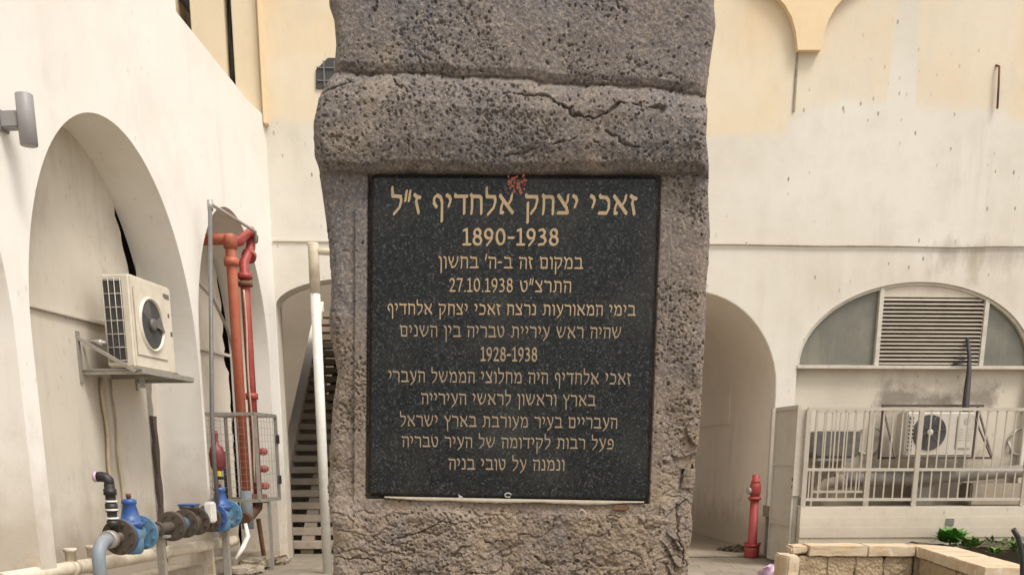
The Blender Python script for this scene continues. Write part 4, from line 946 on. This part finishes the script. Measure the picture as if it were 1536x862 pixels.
# black hose
mb = MB(); P = [atZ(1534, 866, .33)]; y_ = P[0].y
for px, py in ((1534, 845), (1531, 822), (1527, 805), (1520, 793)): P.append(atY(px, py, y_))
mb.tube([P[0] - Vector((0, 0, .2))] + P, .022, 10); tag(mb.build('bent_hose', M['hose']), 'stiff black hose curving up out of the planter at right edge', 'hose')
# black cable in the upper left slot
mb = MB(); P = [onB(x, y, -.2) for x, y in ((345, -20), (345, 20), (344, 60), (349, 80), (351, 100), (347, 122), (346, 150))]
mb.tube([BW(a, -.2, b) for a, b in P], [.03, .03, .05, .09, .10, .07, .05], 10); tag(mb.build('wrapped_pipe', M['black']), 'black wrapped pipe hanging in the slot between the upper piers', 'pipe')
mb = MB(); P = [onB(x, y, -.2) for x, y in ((268, -12), (282, 8), (292, 22))]; mb.tube([BW(a, -.2, b) for a, b in P], .05, 8); tag(mb.build('slanted_pipe', M['black']), 'dark slanted pipe in the opening above the arcade parapet', 'pipe')

# ================================================================== MEMORIAL STONE
def vnoise(P, seed):
    P = np.asarray(P); i = np.floor(P).astype(np.int64); f = P - i; f = f * f * (3 - 2 * f)
    def h(a, b, c):
        n = (a * 374761393 + b * 668265263 + c * 2147483647 + seed * 1274126177) & 0xffffffff
        n = ((n ^ (n >> 13)) * 1274126177) & 0xffffffff; n = (n ^ (n >> 16)) & 0xffffffff
        return n.astype(np.float64) / 0xffffffff
    r = 0
    for dx in (0, 1):
        for dy in (0, 1):
            for dz in (0, 1):
                wgt = (f[..., 0] if dx else 1 - f[..., 0]) * (f[..., 1] if dy else 1 - f[..., 1]) * (f[..., 2] if dz else 1 - f[..., 2])
                r = r + wgt * h(i[..., 0] + dx, i[..., 1] + dy, i[..., 2] + dz)
    return r * 2 - 1
def fbm(P, sc, oct=4, seed=0, gain=.5):
    a = 1; s = 0; t = 0
    for k in range(oct): s = s + a * vnoise(np.asarray(P) * sc * 2 ** k + 17.3 * k, seed + k); t += a; a *= gain
    return s / t
LEFT = [(490, 0), (497, 20), (500, 60), (497, 104), (487, 116), (474, 140), (467, 180), (468, 225), (475, 250), (480, 290), (487, 340), (492, 380), (495, 430), (491, 480), (497, 520), (503, 560), (496, 600), (493, 650), (492, 700), (490, 740), (496, 800), (497, 862)]
RIGHT = [(1075, 0), (1078, 30), (1072, 70), (1066, 110), (1063, 143), (1066, 160), (1064, 200), (1068, 240), (1066, 290), (1068, 330), (1066, 380), (1063, 430), (1062, 490), (1058, 560), (1057, 620), (1052, 680), (1050, 720), (1045, 770), (1042, 820), (1040, 862)]
lz = np.array([onP(*p) for p in LEFT])[::-1]; rz_ = np.array([onP(*p) for p in RIGHT])[::-1]
zlow = onP(768, 862)[1]; ztp = onP(768, 0)[1]
rows = np.concatenate([np.linspace(0, zlow - .1, 40, endpoint=False), np.arange(zlow - .1, ztp + .06, .0016), np.linspace(ztp + .07, ztp + .5, 40)])
NF, NS, NB = 600, 110, 24
tf = np.linspace(0, 1, NF)
DEPTH = .62
sh = []
for t in tf: sh.append((t, 0.0, 0))
for t in np.linspace(0, 1, NS)[1:]: sh.append((1, t ** 1.6, 1))
for t in np.linspace(1, 0, NB)[1:]: sh.append((t, 1.0, 2))
for t in np.linspace(1, 0, NS)[1:-1]: sh.append((0, max(t, 0) ** 1.6, 3))
sh = np.array(sh); NC = len(sh); NR = len(rows)
Lz = np.interp(rows, lz[:, 1], lz[:, 0]); Rz = np.interp(rows, rz_[:, 1], rz_[:, 0])
Aa = Lz[:, None] + (Rz - Lz)[:, None] * sh[None, :, 0]; Oo = -DEPTH * np.repeat(sh[None, :, 1], NR, 0); Zz = np.repeat(rows[:, None], NC, 1)
side = sh[:, 2]
# inset the rear a little so the flanks run away from the eye, and round the front corners
mid = (Lz + Rz)[:, None] / 2
front = (side == 0)[None, :]
ed = np.minimum(Aa - Lz[:, None], Rz[:, None] - Aa); Rc = .035
rnd = np.where(front & (ed < Rc), Rc - np.sqrt(np.maximum(0, Rc ** 2 - (Rc - np.clip(ed, 0, Rc)) ** 2)), 0)
Oo = Oo - rnd
Oo = np.where((side == 1) | (side == 3), np.minimum(Oo, -Rc) if False else Oo - Rc * (1 - sh[None, :, 1]), Oo)
# vertical profile of the face
PROF = [(-40, .006), (60, .012), (104, .014), (117, .007), (121, .001), (128, .018), (139, .031), (160, .042), (210, .041), (241, .030), (256, .012), (262, -.004), (300, -.010), (742, -.010), (775, .012), (862, .024), (1000, .03)]
tilt = Aa * .058 * np.clip((Zz - onP(768, 225)[1]) / (onP(768, 150)[1] - onP(768, 225)[1]), 0, 1)
zz = Zz + tilt + fbm(np.stack([Aa, Aa * 0 + .2, Zz], -1), 9, 4, 63, .6) * .013
prof_z = np.array([onP(768, y)[1] for y, o in PROF][::-1]); prof_o = np.array([o for y, o in PROF][::-1])
prof = np.interp(zz, prof_z, prof_o)
fmask = 1 - sh[None, :, 1]
P3 = np.stack([Aa, Oo * 1.0, Zz], -1)
low = np.clip((onP(768, 600)[1] - Zz) / .5 + .35, 0, 1)
amp = .012 + .012 * low
disp = prof * fmask
disp += fbm(P3, 5, 5, 3, .55) * amp * .8
disp += fbm(P3, 24, 4, 9, .6) * (.0035 + .006 * low)
disp += fbm(P3, 160, 2, 33, .7) * (.0014 + .0014 * low)
rid = 1 - np.abs(fbm(P3 * np.array([1, 1, 1.5]), 14, 4, 21)); disp -= np.clip(rid - .93, 0, 1) * .09 * low
# chipped right flank
chip = np.clip((Aa - (Rz[:, None] - .10)) / .08, 0, 1) * np.clip((onP(768, 560)[1] - Zz) / .25, 0, 1)
chk = np.round(fbm(P3 * np.array([1, 1, 1.0]), 11, 2, 40) * 3) / 3
disp -= chip * (.045 + .06 * chk)
# recess for the plaque
QUAD = [(556, 262), (988, 264), (970, 751), (552, 743)]
qa = np.array([onP(*p) for p in QUAD])
def inside(pad):
    m = np.ones_like(Aa, bool)
    for k in range(4):
        p, q = qa[k], qa[(k + 1) % 4]; e = q - p; nrm = np.array([-e[1], e[0]]) / np.hypot(*e)
        c = qa.mean(0); sgn = np.sign(nrm @ (c - p)); m &= (((Aa - p[0]) * nrm[0] + (Zz - p[1]) * nrm[1]) * sgn > -pad)
    return m
rec = inside(.007) & front; near = inside(.035) & front
disp = np.where(near & ~rec, np.where(Zz < qa[:, 1].mean() + .3, disp * .35 + .002, disp), disp)
# pores
def carve(disp, n, rmin, rmax, dens_fn, zr, depth=1.6):
    a = rng.uniform(Lz.min(), Rz.max(), n * 3); z = rng.uniform(*zr, n * 3)
    keep = rng.random(n * 3) < dens_fn(a, z); a, z = a[keep][:n], z[keep][:n]
    r = rmin + (rmax - rmin) * rng.random(len(a)) ** 3.0; el = rng.uniform(.7, 1.5, len(a)); ang = rng.uniform(0, np.pi, len(a))
    ri = np.searchsorted(rows, z); k = int(rmax * 1.5 / .0016) + 2
    li = np.interp(z, rows, Lz); rr = np.interp(z, rows, Rz); ci = ((a - li) / (rr - li) * (NF - 1)).round().astype(int)
    for dr in range(-k, k + 1):
        for dc in range(-k, k + 1):
            R_ = ri + dr; C__ = ci + dc; ok = (R_ > 0) & (R_ < NR) & (C__ >= 0) & (C__ < NF)
            R2, C2 = R_[ok], C__[ok]
            da, dz = Aa[R2, C2] - a[ok], Zz[R2, C2] - z[ok]
            ca, sa = np.cos(ang[ok]), np.sin(ang[ok]); x = (da * ca + dz * sa) / el[ok]; y = (-da * sa + dz * ca) * el[ok]
            q = 1 - (x * x + y * y) / r[ok] ** 2
            np.minimum.at(PIT, (R2, C2), np.where(q > 0, -r[ok] * depth * np.sqrt(np.clip(q, 0, 1)), 0))
PIT = np.zeros_like(disp)
def dens(a, z):
    P = np.stack([a, a * 0 + .3, z], -1); return np.clip(.22 + 3.0 * fbm(P, 5.5, 3, 55), .03, 1)
zr = (zlow - .05, ztp + .05)
carve(disp, 13000, .0013, .0042, dens, zr)
def dens2(a, z):
    P = np.stack([a, a * 0 + .8, z], -1); return np.clip(-.1 + 2.2 * fbm(P, 4, 3, 77), .0, 1)
carve(disp, 900, .0026, .0060, dens2, zr)
band0, band1 = onP(768, 250)[1], onP(768, 125)[1]
carve(disp, 900, .0016, .0046, lambda a, z: ((a < .05) * .9 + .15), (band0, band1))
# cracks
def crack(pts, wdt=.0016, dep=.010):
    q = np.array([onP(*p) for p in pts]); m = None
    wob = fbm(np.stack([Aa, Aa * 0, Zz], -1), 38, 4, 91, .65) * .012
    for p, e in zip(q[:-1], q[1:]):
        d = e - p; L = np.hypot(*d); lo, hi = np.minimum(p, e) - .02, np.maximum(p, e) + .02
        r0, r1 = np.searchsorted(rows, [lo[1], hi[1]]); sl_ = slice(r0, r1)
        a, z = Aa[sl_, :NF] + wob[sl_, :NF], Zz[sl_, :NF] + wob[sl_, :NF]
        t = np.clip(((a - p[0]) * d[0] + (z - p[1]) * d[1]) / L ** 2, 0, 1)
        dist = np.hypot(a - p[0] - t * d[0], z - p[1] - t * d[1])
        ww = wdt * np.clip(1.1 + 2.2 * fbm(np.stack([a, a * 0, z], -1), 45, 2, 13), 0, 3)
        PIT[sl_, :NF] = np.minimum(PIT[sl_, :NF], -dep * np.clip(1.3 - dist / np.maximum(ww, 1e-4), 0, 1))
for c_ in ([(830, 150), (861, 167), (894, 174), (913, 167), (930, 153), (955, 153), (969, 162), (997, 162)],): crack(c_, .0032, .014)
for c_ in ([(760, 233), (802, 221), (830, 216), (861, 209), (875, 195)], [(910, 195), (934, 216), (969, 219)], [(755, 140), (800, 142), (830, 150)], [(590, 120), (610, 130), (620, 143)], [(485, 135), (510, 128), (525, 120)],
           [(597, 807), (618, 802), (635, 795), (660, 784), (683, 786)], [(681, 833), (691, 821), (705, 819)], [(719, 798), (731, 812), (754, 812)], [(545, 790), (570, 812), (590, 815)], [(500, 835), (540, 838), (560, 842)], [(800, 835), (830, 850)], [(1000, 775), (1025, 755), (1040, 745)], [(1018, 755), (1020, 800), (1028, 850)]): crack(c_)
disp = disp + np.where(front, PIT, 0)
rb = -.032
Ofin = np.where(rec, rb, 0)
nx = np.where(side == 1, 1.0, np.where(side == 3, -1.0, 0.0))[None, :]
nzf = np.where(side == 0, 1.0, np.where(side == 2, -1.0, 0.0))[None, :]
Df = np.where(rec, rb, disp)
tlt = .016
A2_ = (Aa + nx * (disp - prof * fmask)) * (1 - prof * fmask / PD); O2 = Oo + nzf * Df + np.where((side == 1) | (side == 3), prof * fmask, 0)
W = np.array(PH)[None, None, :] * (PD - O2)[..., None] + np.array(RT)[None, None, :] * A2_[..., None] + np.array([0, 0, 1.])[None, None, :] * (CZ + (Zz - CZ) * (1 - prof * fmask / PD))[..., None]
verts = W.reshape(-1, 3)
i, j = np.meshgrid(np.arange(NR - 1), np.arange(NC), indexing='ij'); j2 = (j + 1) % NC
quads = np.stack([i * NC + j, i * NC + j2, (i + 1) * NC + j2, (i + 1) * NC + j], -1).reshape(-1, 4)
me = bpy.data.meshes.new('memorial_stone')
me.vertices.add(len(verts)); me.vertices.foreach_set('co', verts.astype(np.float32).ravel())
me.loops.add(quads.size); me.loops.foreach_set('vertex_index', quads.astype(np.int32).ravel())
me.polygons.add(len(quads)); me.polygons.foreach_set('loop_start', np.arange(0, quads.size, 4, dtype=np.int32))
me.update(calc_edges=True); me.validate()
me.polygons.foreach_set('use_smooth', np.ones(len(quads), bool))
me.materials.append(M['basalt'])
ms = bpy.data.objects.new('memorial_stone', me); COL.objects.link(ms)
tag(ms, 'tall rough basalt memorial stone with pitted face and bulging band', 'monument')
cap = MB(); tv = [Vector(v) for v in W[-1]]; cc = sum(tv, Vector()) / len(tv) + Vector((0, 0, .05))
cap.add(tv + [cc], [(k, (k + 1) % NC, NC) for k in range(NC)]); cap.build('stone_top', M['basalt'], ms)
x_, z_ = onP(884, 62); mb = MB(); mb.lathe(PP(x_, -.035, z_), -PH, [(0, .006), (.016, .0065), (.02, .004)], 8); mb.build('wall_plug', M['chip'], ms)

x_, z_ = onP(872, 771); mb = MB(); mb.tube([PP(x_ + .009 * math.cos(k * .5), .016, z_ + .012 * math.sin(k * .5)) for k in range(14)], .0026, 6, cap=False); mb.build('drill_ring', M['mortar'], ms)

# ---- plaque
pq = thing('memorial_plaque', 'dark granite plaque with gold lettering set into the basalt stone', 'plaque', PP(qa[:, 0].mean(), 0, qa[:, 1].mean()))
FACE = .002
pl_ = [tuple(p) for p in qa]
mb = MB(); mb.prism(PP, pl_, -.030, FACE); mb.build('slab', M['granite'], pq, bevel=.008, seg=1)
# mortar bead below and along the side
mb = MB(); n = 90; r = random.Random(4)
p, q = qa[3], qa[2]
vs = []
for k in range(n + 1):
    t = k / n; a = p[0] + (q[0] - p[0]) * (.06 + .93 * t); z = p[1] + (q[1] - p[1]) * (.06 + .93 * t)
    thick = .006 * min(1, t * 5) * min(1, (1 - t) * 6) * (.65 + .7 * abs(math.sin(t * 9 + 1)) * r.uniform(.6, 1.2)) + .001
    vs += [PP(a, -.03, z - .0005), PP(a, .004 + r.uniform(-.0015, .002), z - .001), PP(a, .010, z - .003 - thick), PP(a, -.03, z - .004 - thick)]
mb.add(vs, [(4 * k + a, 4 * k + b, 4 * k + 4 + b, 4 * k + 4 + a) for k in range(n) for a, b in ((0, 1), (1, 2), (2, 3))], True); mb.build('mortar_bead', M['mortar'], pq)
mb = MB()
for (px, py, sx) in ((690, 744, .012), (762, 742, .008)):
    a, z = onP(px, py)
    if sx > .01: mb.prism(PP, [(a - .006, z - .005), (a - .002, z), (a - .005, z + .006), (a + .008, z - .001), (a + .003, z - .005)], FACE + .0002, FACE + .003)
    else: mb.tube([PP(a + .008 * math.cos(k * .5), FACE + .002, z + .005 * math.sin(k * .5)) for k in range(12)], .0016, 5)
mb.build('paint_chip', M['chip'], pq)
x_, z_ = onP(930, 760, .01); mb = MB(); mb.prism(PP, [(x_ - .02, z_ - .006), (x_ + .018, z_ - .008), (x_ + .022, z_ + .004), (x_ - .012, z_ + .006)], -.01, .014); mb.build('rust_spot', M['rust'], pq)
# emblem
mb = MB(); r = random.Random(9); ex, ez = onP(776, 277)
for k in range(64):
    dx = r.uniform(-.022, .022); dz = r.uniform(-.022, .019)
    if abs(dx) > .022 - max(0, -dz) * .55: continue
    s_ = r.uniform(.0018, .0042); nn = 6; a0 = r.uniform(0, 6)
    mb.prism(PP, [(ex + dx + s_ * r.uniform(.5, 1.1) * math.cos(a0 + 2 * math.pi * j / nn), ez + dz + s_ * r.uniform(.5, 1.1) * math.sin(a0 + 2 * math.pi * j / nn)) for j in range(nn)], FACE - .0005, FACE + .0006 + k * 1e-5)
mb.build('emblem', M['emblem'], pq)

# ---- lettering: broad-nib strokes, letter height 1
G = {
 'א': (.86, [[(.09, .92), (.78, .09)], [(.74, .93), (.69, .70), (.52, .47)], [(.28, .66), (.15, .36), (.13, .1), (.24, .09)]]),
 'ב': (.78, [[(.10, .95), (.14, .87), (.54, .87), (.62, .77), (.62, .1)], [(.06, .1), (.76, .1)]]),
 'ד': (.74, [[(.07, .95), (.08, .87), (.72, .87)], [(.57, .86), (.55, .06)]]),
 'ה': (.74, [[(.06, .95), (.08, .87), (.6, .87), (.66, .77), (.64, .06)], [(.18, .60), (.15, .06)]]),
 'ו': (.32, [[(.06, .93), (.20, .85), (.24, .7), (.22, .06)]]),
 'ז': (.40, [[(.05, .94), (.16, .85), (.36, .80)], [(.22, .82), (.13, .62), (.26, .06)]]),
 'ח': (.78, [[(.10, .95), (.16, .87), (.58, .87), (.67, .77), (.66, .06)], [(.16, .87), (.15, .3), (.11, .06)]]),
 'ט': (.76, [[(.08, .93), (.13, .55), (.24, .14), (.42, .08), (.60, .26), (.67, .6), (.60, .88), (.42, .9)]]),
 'י': (.36, [[(.06, .93), (.21, .84), (.27, .68), (.16, .40)]]),
 'כ': (.70, [[(.10, .95), (.14, .87), (.46, .85), (.60, .68), (.60, .32), (.48, .1), (.06, .1)]]),
 'ל': (.64, [[(.09, 1.27), (.10, .87), (.54, .85), (.57, .64), (.46, .32), (.16, .02)]]),
 'מ': (.84, [[(.06, .94), (.24, .70)], [(.29, .80), (.12, .08)], [(.22, .70), (.46, .90), (.64, .82), (.73, .58), (.72, .1), (.36, .1)]]),
 'ם': (.80, [[(.06, .95), (.12, .87), (.60, .87), (.69, .77), (.67, .1), (.17, .1), (.15, .87)]]),
 'נ': (.46, [[(.12, .94), (.27, .87), (.35, .72), (.35, .12), (.05, .1)]]),
 'ן': (.34, [[(.05, .93), (.21, .84), (.25, .66), (.22, -.32)]]),
 'ע': (.74, [[(.09, .93), (.22, .74), (.44, .16)], [(.65, .93), (.62, .6), (.44, .14), (.12, -.16)]]),
 'פ': (.74, [[(.36, .48), (.17, .48), (.12, .74), (.24, .89), (.46, .89), (.62, .70), (.62, .3), (.5, .1), (.06, .1)]]),
 'ף': (.66, [[(.24, .36), (.10, .54), (.12, .78), (.28, .92), (.48, .82), (.55, .6), (.52, -.32)]]),
 'צ': (.74, [[(.08, .94), (.52, .36), (.60, .1), (.06, .1)], [(.62, .94), (.58, .66), (.42, .46)]]),
 'ץ': (.70, [[(.08, .94), (.34, .54), (.35, -.28)], [(.64, .94), (.58, .64), (.36, .44)]]),
 'ק': (.78, [[(.05, .95), (.09, .87), (.64, .87), (.67, .68), (.56, .34), (.34, .08)], [(.15, .56), (.14, -.36)]]),
 'ר': (.70, [[(.06, .95), (.10, .87), (.50, .87), (.61, .74), (.59, .06)]]),
 'ש': (.98, [[(.08, .93), (.18, .52), (.38, .08), (.64, .2), (.84, .58), (.88, .93)], [(.48, .93), (.46, .66), (.27, .40)]]),
 'ת': (.84, [[(.15, .95), (.20, .87), (.60, .87), (.72, .76), (.71, .06)], [(.26, .86), (.24, .24), (.16, .1), (.04, .1)]]),
 "'": (.20, [[(.13, 1.12), (.05, .74)]]), '"': (.42, [[(.14, 1.1), (.06, .66)], [(.34, 1.1), (.26, .66)]]),
 '-': (.44, [[(.06, .52), (.36, .52)]]), '.': (.2, [[(.08, .07), (.12, .07)]]), ' ': (.42, []),
 '1': (.50, [[(.08, 1.0), (.26, 1.1), (.26, .07)], [(.05, .07), (.46, .07)]]),
 '2': (.58, [[(.07, .9), (.16, 1.06), (.34, 1.06), (.46, .88), (.40, .62), (.07, .07), (.52, .07)]]),
 '3': (.56, [[(.08, 1.02), (.28, 1.09), (.42, .92), (.36, .70), (.20, .62), (.40, .52), (.46, .30), (.34, .1), (.06, .07)]]),
 '7': (.54, [[(.05, 1.06), (.50, 1.06), (.36, .7), (.2, .05)]]),
}
def ell(cx, cy, rx, ry, n=16): return [(cx + rx * math.sin(2 * math.pi * k / n), cy + ry * math.cos(2 * math.pi * k / n)) for k in range(n + 1)]
G['0'] = (.62, [ell(.30, .58, .235, .5)]); G['8'] = (.60, [ell(.30, .85, .185, .24), ell(.30, .33, .225, .27)])
G['9'] = (.60, [ell(.28, .78, .215, .30), [(.49, .74), (.44, .40), (.18, .03)]])
def hull(pts):
    pts = sorted(set(pts))
    def half(ps):
        h = []
        for p in ps:
            while len(h) > 1 and (h[-1][0] - h[-2][0]) * (p[1] - h[-2][1]) - (h[-1][1] - h[-2][1]) * (p[0] - h[-2][0]) <= 0: h.pop()
            h.append(p)
        return h
    a = half(pts); b = half(pts[::-1]); return a[:-1] + b[:-1]
def write_line(txt, xl, xr, ytop, ybase_l, ybase_r, thick, thin, hgt=1.0, mat='gold'):
    a0, zl = onP(xl, ybase_l, FACE); a1, zr_ = onP(xr, ybase_r, FACE); zt_ = onP((xl + xr) / 2, ytop, FACE)[1]
    Hh = (zt_ - (zl + zr_) / 2) / hgt
    vis = txt
    tot = sum(G[c][0] for c in vis) + .10 * (len(vis) - 1); kx = (a1 - a0) / tot
    mb = MB(); x = 0; cnt = 0; nib = [(.5 * thick * math.cos(t) * math.cos(1.05) - .5 * thin * math.sin(t) * math.sin(1.05), .5 * thick * math.cos(t) * math.sin(1.05) + .5 * thin * math.sin(t) * math.cos(1.05)) for t in [2 * math.pi * k / 10 for k in range(10)]]
    for c in vis:
        for stroke in G[c][1]:
            for p, q in zip(stroke[:-1], stroke[1:]):
                hp_ = hull([(round(s[0] + nx_, 4), round(s[1] + ny, 4)) for s in (p, q) for nx_, ny in nib])
                if len(hp_) < 3: continue
                o = FACE + .0004 + (cnt % 40) * 1.2e-5; cnt += 1
                P = []
                for (gx, gy) in hp_:
                    aa = a0 + (x + gx) * kx; f = (aa - a0) / (a1 - a0); P.append(PP(aa, o, zl + (zr_ - zl) * f + gy * Hh))
                mb.add(P, [list(range(len(P)))])
        x += G[c][0] + .10
    mb.build('lettering', M[mat], pq, recalc=False)
def heb(s): return s[::-1]                                     # right-to-left text laid out left to right
T = .158; t_ = .092
write_line(heb('זאכי יצחק אלחדיף ז"ל'), 587, 955, 291, 321, 323, .195, .115)
write_line('1890-1938', 694, 838, 342.5, 368, 368.5, .185, .12, 1.15)
write_line(heb("במקום זה ב-ה' בחשון"), 658, 874, 384.5, 402.5, 404, T, t_)
write_line('27.10.1938 ' + heb('התרצ"ט'), 674, 857, 420, 437.5, 439, T, t_)
write_line(heb('בימי המאורעות נרצח זאכי יצחק אלחדיף'), 581, 953, 455.5, 471.5, 474, T, t_)
write_line(heb('שהיה ראש עיריית טבריה בין השנים'), 600, 932, 488.5, 505, 508, T, t_, mat='gold_dull')
write_line('1928-1938', 721, 806, 520.5, 541, 542, .19, .11, 1.15, 'gold_dull')
write_line(heb('זאכי אלחדיף היה מחלוצי הממשל העברי'), 583, 946, 557, 573, 577, T, t_, mat='gold_dull')
write_line(heb('בארץ וראשון לראשי העירייה'), 632, 893, 590, 606, 609, T, t_, mat='gold_dull')
write_line(heb('העבריים בעיר מעורבת בארץ ישראל'), 600, 926, 623.5, 639, 643, T, t_, mat='gold_dull')
write_line(heb('פעל רבות לקידומה של העיר טבריה'), 603, 921, 655, 670, 674, T, t_, mat='gold_dull')
write_line(heb('ונמנה על טובי בניה'), 673, 847, 687.5, 704, 706, T, t_, mat='gold_dull')
